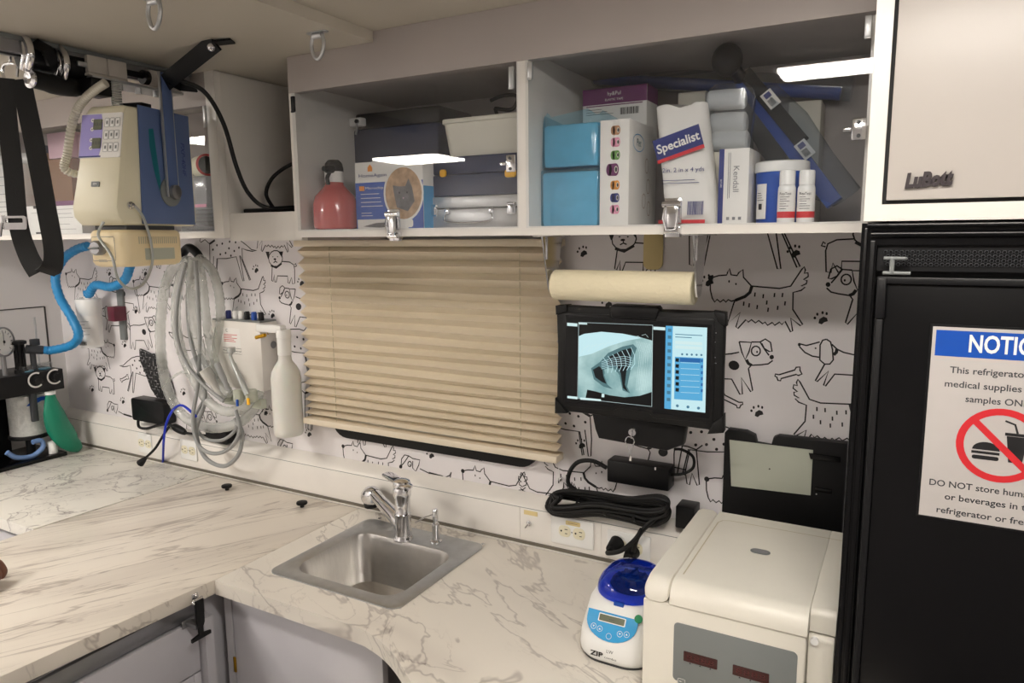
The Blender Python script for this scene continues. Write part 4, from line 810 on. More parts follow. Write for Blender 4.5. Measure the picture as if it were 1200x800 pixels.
# two small bottles
for k, (pa, pb) in enumerate(((911, 933), (934, 956))):
    y = -.352; a, c_, z0_, z1_ = span(pa, pb, 200, 258, y); r_ = rpx(21.5, PY((pa+pb)/2, 230, y)); xc = (a+c_)/2; H = PY((pa+pb)/2, 200, y).z-ZS; M = T(xc, y, ZS+.0005)
    t = thing('test_bottle', (xc, y, ZS), ('white capped bottle with red-banded label right against the blue tub', 'white capped bottle with red-banded label farther from the blue tub')[k], 'bottle', 'pair of white bottles with red-banded labels')
    MB('white_plastic', M).lathe([(r_*.9, 0), (r_, .002), (r_, H*.66), (r_*.9, H*.71), (r_*.82, H*.73)], 24).build('body', t)
    b = MB('white_plastic', M); b.lathe([(r_*.9, H*.732), (r_*.9, H*.97), (r_*.82, H)], 24); b.build('cap', t)
    b = MB('paper', M); b.lathe([(r_*1.012, H*.07), (r_*1.012, H*.62)], 24, cap=False); b.use('red_print').lathe([(r_*1.02, H*.10), (r_*1.02, H*.22)], 24, cap=False); b.M = Matrix(); F = front(xc, y-r_*1.03, ZS); b.use('ink').text('ReaTest', .0062, F @ T(0, H*.56, .0002), width=r_*1.3); lines(b, F, -r_*.6, r_*.6, [H*.5, H*.46, H*.42, H*.37, H*.33, H*.28], .0007); b.build('label', t)
# bagged restraint tool leaning across, with labels
A_ = PY(868, 92, -.155); B_ = PY(978, 238, -.20); B_.z = max(B_.z, ZS+.012)
t = thing('restraint_pole', B_, 'bagged blue and black tool with round black head leaning diagonally', 'tool'); ax = (A_-B_).normalized()
hd_ = A_+ax*.0; sd = ax.cross(Vector((0, 1, 0))).normalized()
b = MB('royal'); b.strip([B_, B_.lerp(A_, .5), B_.lerp(A_, .98)], .030, .014, sd); b.build('blue_strap', t)
b = MB('black_plastic'); o_ = sd*.020 if sd.x > 0 else -sd*.020; b.strip([B_.lerp(A_, .42)+o_*.9+Vector((0, -.004, 0)), A_+o_*.6+Vector((0, -.004, 0))], .026, .020, sd); hp_ = PY(852, 70, -.235); b.tube(smooth([A_, A_.lerp(hp_, .5), hp_], 4), .013, 12); b.sphere(tuple(hp_), .030, 20, 12, sc=(.95, .7, 1.0)); b.build('grip', t)
for k, (px, py) in enumerate(((903, 116), (943, 175))):
    p = PY(px, py, -.190-.012*k); b = MB('paper', fr(p, (1, 0, -1.25), y=(.78, .1, .62))); b.box((0, 0, 0), (.034, .022, .0012), .0004); b.use('navy_print').rect(-.014, -.004, -.006, .006, .0008); b.use('ink'); barcode(b, T(0, 0, .0006), -.001, .013, -.007, .004); b.build('sticker', t)
b = MB('poly_bag'); mid = [B_+Vector((.02, 0, .01)), B_.lerp(A_, .25), B_.lerp(A_, .55), B_.lerp(A_, .8), B_.lerp(A_, .9)]; rg = random.Random(6); L_ = []
for k, c_m in enumerate(mid): rx = (.025, .05, .052, .045, .012)[k]; L_.append([c_m+sd*rx*cos(2*pi*i/18)*(1+rg.uniform(-.1, .1))+Vector((0, 1, 0))*.026*sin(2*pi*i/18)*(1+rg.uniform(-.15, .15)) for i in range(18)])
b.loft(L_); b.build('clear_wrapper', t, ang=80)
# long blue splint lying across the back, in clear wrap
a_, c_ = PY(698, 90, -.052), PY(985, 112, -.052); c_.x = min(c_.x, x2-.045)
zz = a_.z-.012
t = thing('blue_splint', ((a_.x+c_.x)/2, -.052, zz), 'long blue padded splint in clear wrap across the cabinet back', 'splint')
b = MB('royal'); b.tube(smooth([(a_.x, -.052, a_.z-.004), ((a_.x+c_.x)/2, -.052, (a_.z+c_.z)/2), (c_.x, -.052, c_.z+.004)], 6), .013, 14); b.build('padding', t)
b = MB('poly_bag'); b.tube(smooth([(a_.x-.02, -.052, a_.z+.006), ((a_.x+c_.x)/2, -.052, (a_.z+c_.z)/2+.006), (c_.x+.02, -.052, c_.z+.01)], 6), .024, 12); b.build('clear_wrapper', t)
for x, w2 in ((a_.x*.55+c_.x*.45, 'behind the cotton rolls'), (c_.x-.06, 'behind the leaning bagged tool')):
    zr_ = a_.z+(c_.z-a_.z)*(x-a_.x)/(c_.x-a_.x)-.014
    MB('bin_white').bx(x-.03, x+.03, -.085, -.012, ZS+.0005, zr_-.006, .002).build('supply_carton', label='white carton under the blue splint '+w2, cat='box')

# --- left cabinet behind the hanging machine
def carton(pa, pb, pt, pbm, y, m, label, nm='carton', deco=None, dep=.10, on=None):
    a, c_, z0_, z1_ = span(pa, pb, pt, pbm, y); z0_ = ZS+.0005 if on is None else on+.0005
    b = MB(m).bx(a, c_, y, y+dep, z0_, z1_, .0008); F = front(a, y-.0006, z0_)
    if deco: deco(b, F, c_-a, z1_-z0_)
    b.build(nm, label=label, cat='box'); return z1_
def d_text(b, F, w, h): b.use('grey_print'); lines(b, F, w*.12, w*.88, [h*k for k in (.82, .7, .58, .46)], .0016)
def d_purple(b, F, w, h): b.use('purple').rect(0, w, h*.86, h, .0002, F); b.use('grey_print'); lines(b, F, w*.1, w*.8, [h*k for k in (.75, .62, .5, .3, .15)], .0012)
def d_panel(b, F, w, h): b.use('label_tan').rect(w*.25, w*.7, h*.2, h*.9, .0002, F); b.use('grey_print'); lines(b, F, w*.3, w*.65, [h*k for k in (.8, .7, .55)], .0012)
yl = -.345
carton(31, 64, 241, 271, yl, 'paper', 'white carton with black edge marks under the hanging black strap', deco=lambda b, F, w, h: (b.use('ink').rect(w*.3, w*.75, h*.9, h, .0002, F), b.rect(w*.3, w*.75, 0, h*.08, .0002, F), b.use('grey_print'), lines(b, F, w*.2, w*.9, [h*.75], .001)), dep=.05)
carton(65, 95, 235, 271, yl, 'paper', 'white carton with purple top band beside the hanging machine', deco=d_purple, dep=.05)
carton(-12, 24, 228, 271, yl, 'paper', 'white carton with grey print lines at the picture edge', deco=d_text, dep=.05)
zt_ = carton(26, 53, 180, 240, -.23, 'brown_card', 'tall brown cardboard box with a tan panel behind the strap', deco=d_panel, dep=.11)
carton(57, 84, 186, 236, -.22, 'brown_card', 'brown box with purple foot next to the pale pink box', deco=lambda b, F, w, h: b.use('purple').rect(0, w, 0, h*.25, .0002, F), dep=.11)
carton(36, 52, 171, 182, -.20, 'navy_case', 'dark blue flat box lying on the tall brown cardboard box', dep=.08, on=zt_)
carton(92, 128, 155, 190, -.2, 'pink_card', 'pink box standing behind the hanging machine', dep=.1)
zp_ = PY(66, 186, -.22).z
carton(56, 83, 155, 185, -.222, 'pink_card', 'pale pink box on top of the brown boxes', dep=.1, on=zp_+.001)
a = PY(-20, 185, -.30); c_ = PY(19, 180, -.30); b = MB('white_plastic')
zt_ = carton(-14, 20, 192, 226, -.29, 'white_plastic', 'white plastic-wrapped packet upright behind the front carton', deco=d_text, dep=.08)
b.cyl((a.x, -.24, zt_+.0195), (c_.x, -.24, zt_+.0195), .019, n=22); b.build('paper_roll', label='white roll lying on the wrapped packet by the strap', cat='roll')
# roll with reddish core, clear tub, dark box at the right end of that cabinet
p = PY(238, 190, -.30)
t = thing('tape_roll', (p.x, -.30, p.z), 'cream roll with a red rim lying behind the clear left door', 'roll')
zr_ = PY(238, 206, -.30).z
b = MB('cream'); cxr = PY(233, 185, -.30); b.cyl((cxr.x-.05, -.26, zr_+.030), (cxr.x+.012, -.285, zr_+.030), .0285, n=26); b.build('roll', t)
b = MB('red_print'); b.M = fr((cxr.x+.0125, -.2855, zr_+.030), (0, 0, 1), (.93, -.37, 0)); b.lathe([(.027, 0), (.0295, .001), (.0295, .004), (.024, .005), (.024, .0005)], 26, cap=False); b.use('shadow_gap').lathe([(.0235, .0008), (.0235, .001)], 20); b.build('rim', t)
a, c_, z0_, z1_ = span(222, 246, 207, 243, -.30)
t = thing('clear_tub', ((a+c_)/2, -.30, ZS), 'clear plastic tub with a pinkish label under the cream roll', 'tub')
zq = PY(236, 246, -.32).z
b = MB('poly_bag').bx(a-.03, c_-.002, -.31, -.22, zq+.001, zr_, .004); b.build('body', t); b = MB('tape_pink').bx(a+.0, c_-.004, -.3125, -.3105, zq+.008, zq+.016); b.build('label', t)
t = thing('battery_charger', ((a+c_)/2, -.33, ZS), 'dark ribbed charger box on the shelf below the clear tub', 'charger')
b = MB('dark_grey'); a = PY(222, 255, -.33).x; c_ = lg-.006; b.bx(a-.03, c_, -.335, -.22, ZS+.0005, zq, .003); b.build('body', t)
b = MB('black_plastic')
for k in range(5): z = ZS+.006+k*(zq-ZS-.01)/5; b.bx(a-.004, c_-.018, -.3375, -.3352, z, z+.0035)
b.build('ribs', t)
# ================= ceiling rail, trolley, x-ray machine =================
mat('conduit', (214, 210, 198), .35, .3, var=.05); mat('mesh_fabric', (30, 30, 32), .7, var=0); mat('hose_grey', (150, 152, 152), .45, var=.05); mat('syringe', (188, 192, 190), .3, .5, var=.03); mat('window_teal', (70, 140, 170), .4, var=0); mat('cable_blue', (20, 50, 190), .4, var=0); mat('tube_blue', (110, 140, 190), .3, var=.05)
RXX = -1.62
rl_ = thing('ceiling_rail', (RXX, -.72, Z_DROP-.03), 'long aluminium channel rail screwed under the lowered ceiling', 'rail')
b = MB('rail_grey'); b.bx(RXX-.022, RXX+.022, -1.35, YC-.003, Z_DROP-.006, Z_DROP-.0005); b.bx(RXX-.022, RXX-.018, -1.35, YC-.003, Z_DROP-.034, Z_DROP-.006); b.bx(RXX+.018, RXX+.022, -1.35, YC-.003, Z_DROP-.034, Z_DROP-.006); b.bx(RXX-.018, RXX-.008, -1.35, YC-.003, Z_DROP-.034, Z_DROP-.031); b.bx(RXX+.008, RXX+.018, -1.35, YC-.003, Z_DROP-.034, Z_DROP-.031)
b.build('channel', rl_)
MB('grey_plastic').bx(RXX+.0225, RXX+.027, -1.35, YC-.003, Z_DROP-.010, Z_DROP-.001).build('edge_strip', rl_)
ZR = Z_DROP-.034
xo = PX(160, 195, -1.5)
th = R(15); XM = fr(xo, (cos(th), sin(th), 0), (0, 0, 1))
tr = thing('rail_trolley', (RXX, xo.y+.06, ZR-.02), 'pale grey rail trolley with chrome brackets carrying the x-ray machine', 'trolley')
ya, yb = PX(100, 80, RXX+.03).y, PX(146, 85, RXX+.03).y; yc = PX(172, 92, RXX+.03).y
b = MB('trolley_grey'); b.bx(RXX+.028, RXX+.040, ya, (ya+yb)/2-.001, ZR-.014, ZR+.022, .002); b.bx(RXX+.028, RXX+.040, (ya+yb)/2+.001, yb, ZR-.014, ZR+.022, .002); b.bx(RXX-.02, RXX+.04, ya, yb, ZR-.020, ZR-.0145, .001); b.build('carriage_block', tr)
b = MB('trolley_grey'); b.bx(RXX+.028, RXX+.040, yc, yc+.085, ZR-.018, ZR+.018, .002); b.build('rear_block', tr)
b = MB('brushed'); b.bx(RXX-.03, RXX+.045, ya+.005, yc+.085, ZR-.027, ZR-.0205, .001); 
for k in range(4): b.cyl((RXX+.03, ya+.03+k*.045, ZR-.040), (RXX+.03, ya+.03+k*.045, ZR-.027), .007, n=8)
b.build('bracket_plate', tr)
b = MB('black_plastic'); b.cyl((RXX+.034, yb+.001, ZR+.002), (RXX+.034, yc-.012, ZR+.002), .007); b.cyl((RXX+.034, yc-.014, ZR-.001), (RXX+.034, yc-.001, ZR-.001), .016); b.build('lock_screw', tr)
pl_ = XM @ Vector((-.05, .06, .20)); pls = XM @ Vector((-.075, .02, .175))
b = MB('black_plastic'); bk = XM @ Vector((-.085, -.005, .10)); b.box((bk.x, bk.y, ZR-.046), (.050, .045, .036), .003); b.build('black_bracket', tr)
b = MB('syringe'); s0 = XM @ Vector((-.055, .02, .132)); hgt = ZR-.028-s0.z; hx_ = [(s0.x+.010*cos(t*2*pi*11), s0.y+.010*sin(t*2*pi*11), s0.z+.001+hgt*t) for t in [i/176 for i in range(177)]]; b.tube(hx_, .0018, 6); b.build('coil_spring', tr)

xr = lthing('xray_generator', XM, 'cream and blue portable x-ray machine hanging from the ceiling trolley', 'x-ray machine')
b = MB('cream'); prof = [(-.066, -.092), (-.062, -.112), (-.045, -.127), (.185, -.127), (.192, -.118), (.192, .130), (.186, .138), (-.012, .128), (-.020, .120)]
w0, w1 = -.122, -.0008
L_ = []
for x, ins in ((w0, .010), (w0+.003, .003), (w0+.010, 0), (w1-.010, 0), (w1-.003, .003), (w1, .010)):
    cy_, cz_ = .06, 0; L_.append([(x+(.020*(p[1]+.12)/.24 if x < -.06 else 0), cy_+(p[0]-cy_)*(1-ins/.13), cz_+(p[1]-cz_)*(1-ins/.13)) for p in prof])
b.loft(L_); b.build('housing', xr)
b = MB('xray_blue'); SF = Matrix(((0, 0, 1, 0), (1, 0, 0, 0), (0, 1, 0, 0), (0, 0, 0, 1)))
b.prism([(.002, -.124), (.176, -.124), (.178, .133), (.016, .133)], -.0005, .0045, .0015, M=SF); b.use('teal').poly([(.040, .085), (.055, .088), (.058, .05), (.066, -.03), (.060, -.05), (.046, .0), (.039, .05)], .0048, SF)
b.use('navy_print').text('PXP-40HF', .018, SF @ T(.148, .03, .0048) @ RZ(-pi/2), shear=.2); b.build('side_plate', xr)
b = MB('cream_dark', SF); [b.cyl((u, v, -.001), (u, v, .004), .004) for u, v in ((.184, .115), (.184, -.112))]; b.build('screws', xr) if False else None
fd = Vector((.0, -.020+.066, .120+.092)); fd.normalize()
FF = fr((w0+.012, -.0665, -.090), (1, 0, 0), y=tuple(fd)); fh = ((.046)**2+(.212)**2)**.5; fw = .108
b = MB('white_plastic', FF); b.prism(rrect(fw-.004, fh*.44, .003, 3, fw/2, fh*.735), -.0005, .0012); b.build('keypad', xr) if False else None
kp = MB('paper', FF); kp.prism(rrect(fw-.002, fh*.45, .003, 3, fw/2+.001, fh*.725), -.001, .0012)
kp.use('lilac').poly([(.003, fh*.51), (fw*.50, fh*.51), (fw*.545, fh*.60), (fw*.555, fh*.72), (fw*.545, fh*.84), (fw*.50, fh*.94), (.003, fh*.94)], .0015)
kp.use('paper'); [kp.disc((fw*.30, fh*v), .0045, .0018, 12) for v in (.60, .68, .79, .88)]; kp.use('navy_print'); [kp.poly([(fw*.30-.002, fh*v-.0015), (fw*.30+.002, fh*v-.0015), (fw*.30, fh*v+.002)], .002) for v in (.60, .68, .79, .88)]; kp.rect(.003, fw*.55, fh*.505, fh*.52, .0018)
kp.use('sky_blue'); lines(kp, Matrix(), fw*.05, fw*.2, [fh*k for k in (.9, .85, .74, .66, .58)], .0012)
kpo = kp.build('control_panel', xr)
for v in (.645, .835): 
    b = MB('lcd', FF); b.prism(rrect(fw*.20, fh*.105, .002, 3, fw*.43, fh*v), .0013, .003); b.use('dark_grey').text('8.8.8', .010, T(fw*.43, fh*v, .0032)); b.build('display', kpo)
for r_ in range(3):
    for c_ in range(3):
        b = MB('white_plastic', FF); cx_, cy_ = fw*(.655+.125*c_), fh*(.60+.125*r_); b.prism(rrect(.0105, fh*.085, .002, 3, cx_, cy_), .0013, .0028, .0005); b.use('rail_grey').ribbon(rrect(.0115, fh*.09, .002, 3, cx_, cy_), .0008, None, True, .0029); b.use('grey_plastic').rect(cx_-.0022, cx_+.0022, cy_-.0035, cy_+.0035, .003); b.build('key', kpo)
b = MB('grey_plastic', FF); b.prism(rrect(.020, .011, .001, 2, fw*.47, fh*.235), -.001, .0015); b.use('paper').text('EPX', .006, T(fw*.47, fh*.235, .0018)); b.build('nameplate', xr)
b = MB('chrome', SF); b.lathe([(.008, 0), (.008, .004), (.005, .005), (.005, .010), (.003, .011)], 16, T(-.030, -.085, 0)); b.build('socket', xr)
b = MB('grey_plastic', SF); b.lathe([(.033, 0), (.033, .003), (.030, .004)], 32, T(.095, -.050, .0046)); b.build('pivot_plate', xr)
pzt = .215
b = MB('xray_blue', SF); b.prism([(.079, -.055), (.111, -.055), (.112, pzt), (.080, pzt)], .0100, .0150, .001); b.build('yoke_arm', xr)
b = MB('brushed', SF); b.bx(.0745, .0788, -.062, pzt, .0095, .0158, .001); b.bx(.1112, .1135, -.045, pzt, .0095, .0158, .001); b.build('arm_edge', xr)
b = MB('rail_grey', SF); b.lathe([(.016, 0), (.016, .008), (.012, .010), (.004, .010)], 24, T(.095, -.050, .0152)); b.build('pivot_cap', xr)
b = MB('black_plastic', SF); b.prism([(.030, .1335), (.062, .1335), (.062, .142), (.034, .142)], -.06, -.0, .003); b.build('top_handle', xr)
# base collimator box
b = MB('ivory'); b.loft([[(p[0], p[1]+.045, z) for p in rrect(.104-2*k, .185-2*k, .022-k*.5, 5, -.053)] for z, k in ((-.218, .012), (-.214, .004), (-.206, 0), (-.146, 0), (-.140, .003), (-.137, .008))]); cb = b.build('collimator', xr)
b = MB('dark_grey'); b.bx(-.095, -.012, -.03, .12, -.1368, -.1275); b.build('neck', xr)
CF = Matrix(((1, 0, 0, -.106), (0, 0, -1, -.0478), (0, 1, 0, -.218), (0, 0, 0, 1)))
b = MB('rail_grey', CF); b.lathe([(.016, 0), (.016, .014), (.013, .018)], 24, T(.038, .042, .0005)); b.use('grey_plastic'); b.box((.038, .042, .020), (.026, .004, .006), .001); b.build('knob', cb)
b = MB('grey_print', CF); b.ribbon(rrect(.060, .052, .004, 3, .045, .040), .0010, closed=True, lift=.0004); lines(b, Matrix(), .03, .06, [.016, .012], .0008); b.build('scale_print', cb)
CS = Matrix(((0, 0, 1, -.0008), (1, 0, 0, 0), (0, 1, 0, -.218), (0, 0, 0, 1)))
b = MB('sage', CS); b.rect(.005, .100, .014, .040, .0006); b.use('grey_print'); lines(b, Matrix(), .010, .095, [.035, .030, .025, .020], .0012, random.Random(2)); b.build('rating_label', cb)
b = MB('cream_dark', CS)
for k in range(19): b.rect(-.012+k*.0066, -.0085+k*.0066, .050, .066, .0006)
b.build('vent_slots', cb)
# hanging cable loop from the socket
P_ = [PP(*k, XM @ Vector((.012, 0, 0)), XM.to_3x3() @ Vector((1, 0, 0))) for k in ((161, 248), (168, 255), (177, 285), (178, 310), (168, 332), (152, 338), (138, 326), (131, 300), (133, 280), (140, 266))]
P_[-1] = XM @ Vector((-.045, -.058, -.120)); P_[-2] = XM @ Vector((-.05, -.070, -.150))
P_[0] = XM @ Vector((.0105, -.028, -.085))
MB('syringe').tube(smooth([tuple(p) for p in P_], 8), .0030, 8).build('x_ray_cable', label='thin grey cable looping below the x-ray machine from its side socket', cat='cable')
# ribbed conduit
P_ = [(RXX+.02, ya+.04, ZR-.03), tuple(XM @ Vector((-.118, .02, .165))), tuple(XM @ Vector((-.137, .0, .11))), tuple(XM @ Vector((-.142, -.02, .05))), tuple(XM @ Vector((-.139, -.03, -.01))), tuple(XM @ Vector((-.134, -.03, -.05)))]
P_ = [tuple(PP(*k, XM @ Vector((-.115, -.035, 0)), XM.to_3x3() @ Vector((0, 1, 0)))) for k in ((124, 97), (108, 108), (93, 124), (84, 148), (79, 180), (78, 200))]+[tuple(XM @ Vector((-.116, .02, -.02)))]
sp_ = smooth(P_, 24); b = MB('conduit'); b.tube(sp_, [.0085+.0014*sin(i*2.1) for i in range(len(sp_))], 12); b.build('ribbed_conduit', label='cream ribbed flexible conduit curving down the side of the x-ray machine', cat='conduit')
# black stay bar up to the ceiling
T0 = XM @ Vector((.015, .095, .195)); T1 = PZ(252, 50, Z_DROP-.006)
t = thing('stay_bar', T1, 'black flat steel stay bar slanting from the yoke up to the ceiling', 'bracket')
dirv = (T1-T0).normalized(); sdv = (XM.to_3x3() @ Vector((0, 1, 0))); sdv = (sdv-dirv*sdv.dot(dirv)).normalized()
sdv = dirv.cross((C0-T0).normalized()).normalized()
b = MB('black_matte'); b.strip([T0-dirv*.01, T0.lerp(T1, .5), T1], .035, .005, sdv); b.strip([T1-dirv*.002, T1+Vector((.03, .02, .0035))], .030, .004, Vector((.5, -.8, 0))); b.build('bar', t)
b = MB('chrome'); b.sphere(tuple(T1+Vector((.002, -.012, -.012))), .008); b.build('bolt', t)
b = MB('black_matte'); q0 = T0+Vector((.0, .06, .0)); b.strip([T0+dirv*.01, T0+Vector((.01, .03, -.004)), T0+dirv*.05+Vector((0, .05, -.02))], .022, .004, sdv); b.build('rear_tab', t)
# camera-style clamps on the rail
t = thing('pipe_clamp', PX(70, 85, RXX), 'pair of black and chrome pipe clamps with a black handle on the ceiling rail', 'clamp')
for k, (pa, pb) in enumerate((((50, 66), (66, 50)), ((90, 78), (92, 58)))):
    c_ = PX(*pa, RXX+.02); b = MB('black_plastic'); b.cyl((c_.x-.02, c_.y-.030, c_.z), (c_.x-.02, c_.y+.026, c_.z), .030, n=22); b.bx(c_.x-.035, c_.x+.008, c_.y-.025, c_.y+.02, c_.z+.015, ZR-.0005, .004); b.build('clamp_band', t)
    b = MB('chrome'); 
    for s_ in (-.004, .016): b.tube(smooth([(c_.x-.012+s_, c_.y-.034, c_.z+.030), (c_.x+.012+s_, c_.y-.040, c_.z+.012), (c_.x+.018+s_, c_.y-.042, c_.z-.012), (c_.x-.004+s_, c_.y-.036, c_.z-.030)], 5), .0075, 10)
    b.build('chrome_jaw', t)
    b = MB('brushed'); b.box((c_.x+.014, c_.y+.004, c_.z+.004), (.006, .022, .010), .001); b.build('clip', t)
c0_, c1_ = PX(36, 92, RXX+.02), PX(108, 103, RXX+.01)
b = MB('black_rubber'); b.tube(smooth([tuple(c0_), tuple(c0_.lerp(c1_, .5)+Vector((0, 0, -.006))), tuple(c1_)], 6), [.018]*4+[.020]*5+[.015]*4, 14); b.build('handle', t)
b = MB('chrome'); b.M = fr(c0_, (0, 0, 1), (c0_-c1_)); b.lathe([(.0185, -.001), (.0195, .003), (.012, .007), (.006, .003)], 18); b.build('end_cap', t)
l0, l1 = PX(40, 50, RXX+.03), PX(62, 75, RXX+.04)
b = MB('black_plastic'); b.strip([tuple(l0), tuple(l0.lerp(l1, .5)+Vector((.012, 0, .006))), tuple(l1)], .022, .008, (0, .8, .5)); b.build('lever', t)
# hanging black strap with buckle
sy = -.745
g = lambda px, py: tuple(PY(px, py, sy))
t = thing('hanging_strap', g(50, 322), 'long black webbing strap loop with chrome buckle hanging from the ceiling', 'strap')
b = MB('web_black'); pa_ = smooth([g(9, 92), g(12, 140), g(19, 200), g(25, 262), g(36, 298), g(48, 319)], 6); b.strip([p+Vector((0, -.006, 0)) for p in pa_], .040, .0025, Vector((.8, .6, 0))); b.build('webbing', t)
b = MB('web_black'); pb_ = smooth([g(20, 92), g(30, 140), g(40, 190), g(51, 250), g(58, 290), g(57, 312), g(48, 320)], 6); b.strip([p+Vector((.0, .008, 0)) for p in pb_], .040, .0025, Vector((.8, .6, 0))); b.build('webbing', t)
bp = Vector(g(23, 261)); b = MB('chrome'); b.M = fr(bp+Vector((.004, -.012, 0)), (.80, .6, 0), y=(0, 0, 1)); b.prism(rrect(.050, .030, .004, 3), -.004, .003, .001, holes=(rrect(.036, .010, .002, 2, 0, .005),)); b.cyl((-.024, -.012, 0), (-.024, .016, 0), .005); b.tube([(-.024, .0, .004), (-.030, -.03, .006)], .003, 8); b.build('buckle', t)
b = MB('chrome'); 
loop_ = smooth([g(5, 92), g(3, 84), g(5, 76), g(14, 74), g(20, 77), g(20, 90)], 5); b.tube(loop_, .0035, 8); h0 = Vector(g(12, 75)); b.tube(smooth([tuple(h0), tuple(h0+Vector((.004, 0, .02))), (h0.x, h0.y, Z_DROP-.001)], 5), .0035, 8); b.build('hook_ring', t)
# ceiling tie-down rings
for (px, py), lb in (((372, 38), 'steel tie-down D-ring on the lowered ceiling beside the ceiling step'), ((180, -3), 'steel tie-down D-ring cut by the top edge above the ceiling rail')):
    p = PZ(px, py, Z_DROP-.001); t = thing('tie_down_ring', p, lb, 'ceiling ring', 'steel tie-down rings on the ceiling')
    b = MB('brushed', T(p.x, p.y, Z_DROP)); b.prism(rrect(.052, .016, .007, 4), -.0025, -.0005); b.cyl((-.012, 0, -.007), (.012, 0, -.007), .006, n=14); b.build('base_plate', t)
    b = MB('brushed', T(p.x, p.y, Z_DROP)); b.tube(smooth([(-.013, 0, -.007), (-.0165, -.001, -.025), (-.010, -.002, -.045), (.0, -.002, -.052), (.010, -.002, -.045), (.0165, -.001, -.025), (.013, 0, -.007)], 6), .0038, 10); b.build('ring', t)

# ================= blue hose, canister =================
yw = -.07
cc = PY(106, 380, yw); top_ = PY(106, 350, yw).z; bot_ = PY(106, 406, yw).z; r_ = rpx(31, cc)
t = thing('charcoal_canister', (cc.x, yw, bot_), 'white labelled charcoal filter canister on the wallpaper wall with blue hose', 'canister')
b = MB('white_plastic', T(cc.x, yw, 0)); b.lathe([(r_*.86, bot_), (r_*.9, bot_+.004), (r_*.97, top_-.05), (r_*1.0, top_-.048), (r_*1.02, top_-.004), (r_*.96, top_), (r_*.3, top_), (r_*.3, top_+.03), (r_*.2, top_+.03)], 30); b.build('body', t)
b = MB('paper', T(cc.x, yw, 0)); arc = [R(-25-90)+R(120)*i/14 for i in range(15)]; b.loft([[(r_*.985*cos(a_), r_*.985*sin(a_), z) for a_ in arc] for z in (bot_+.01, top_-.06)], False, False, closed=False); LM = fr((cc.x+r_*1.0*cos(R(-55)), yw+r_*1.0*sin(R(-55)), bot_), (cos(R(35)), sin(R(35)), 0), y=(0, 0, 1)); b.M = Matrix(); b.use('grey_print'); lines(b, LM, -.028, .02, [.10, .088, .076, .064, .052], .0014); b.use('ink'); barcode(b, LM, -.025, .0, .012, .026); b.build('label', t)
b = MB('maroon'); mp_ = PY(121, 372, yw); b.bx(mp_.x-.006, mp_.x+.035, -.05, -.001, PY(121, 377, yw).z, PY(121, 360, yw).z, .003); b.use('grey_plastic').bx(mp_.x-.002, mp_.x+.03, -.012, -.0005, mp_.z-.09, mp_.z+.10, .002); b.build('wall_bracket', t)
P1_ = [(cc.x, yw, top_+.03)]+[tuple(PY(*k, yw)) for k in ((104, 345), (112, 334), (130, 336), (146, 328), (153, 310), (158, 295))]
def hose(path, r, m, nm, par=None, label=None, cat=None, rib=.0012, n=8, sides=12):
    s_ = smooth(path, n); b = MB(m); b.tube(s_, [r+rib*sin(i*2.4) for i in range(len(s_))], sides); return b.build(nm, par, label, cat)
hose(P1_, .0155, 'blue_hose', 'scavenge_hose', None, 'blue corrugated hose bending from the canister top towards the x-ray machine', 'hose', n=12)
PQ = [PY(103, 288, -.10), PY(88, 293, -.11), PY(73, 305, -.12), PY(65, 325, -.13), PY(70, 348, -.14), PY(84, 372, -.15), PY(92, 392, -.15), PX(84, 404, -2.70), PX(62, 410, -2.78), PX(52, 410, -2.80)]
hose([tuple(p) for p in PQ], .0155, 'blue_hose', 'scavenge_hose', None, 'blue corrugated hose drooping from above down to the anesthesia machine', 'hose', n=10)

# ================= anesthesia machine =================
AX = -2.80
A = lambda px, py, x=AX: PX(px, py, x)
ys1 = -.147
am = thing('anesthesia_machine', (-2.87, -.32, Z_CNT), 'black tabletop anesthesia machine with gauge and white-granule canister in the corner', 'anesthesia machine')
b = MB('black_gloss'); b.bx(-2.975, -2.762, -.62, ys1, Z_CNT+.0005, Z_CNT+.016, .003); b.build('base_plate', am)
hb0, hb1 = A(75, 445, -2.77), A(0, 420, -2.77)
hz0, hz1 = A(70, 456, -2.77).z, A(70, 432, -2.77).z
b = MB('black_plastic'); b.bx(-2.965, -2.77, -.56, hb0.y, hz0, hz1, .003); b.build('head_block', am)
b = MB('black_plastic'); b.bx(-2.97, -2.94, -.60, -.25, Z_CNT+.0165, hz0-.0005, .002); b.build('back_plate', am)
cn = A(38, 485, -2.83); rC = .5*abs(A(58, 485, -2.83).y-A(11, 485, -2.83).y)*.93; zc0, zc1 = A(34, 514, -2.83).z, hz0-.001
b = MB('clear_jar', T(-2.865, cn.y, 0)); b.lathe([(rC, zc0+.012), (rC, zc1)], 32, cap=False); b.build('canister', am)
b = MB('granule', T(-2.865, cn.y, 0)); b.lathe([(rC*.96, zc0+.014), (rC*.96, zc1-.012), (rC*.6, zc1-.006)], 32); b.build('granules', am)
b = MB('black_plastic', T(-2.865, cn.y, 0)); b.lathe([(rC*1.05, zc0), (rC*1.07, zc0+.004), (rC*1.05, zc0+.0115), (rC*.3, zc0+.0115)], 32); b.lathe([(rC*.25, Z_CNT+.0165), (rC*.25, zc0-.0002)], 20); b.build('canister_base', am)
b = MB('dark_grey'); pb_ = A(40, 462, -2.775); b.bx(-2.80, -2.785, pb_.y-.008, pb_.y+.014, A(40, 495, -2.775).z, hz0-.001, .002); b.build('relief_tube', am)
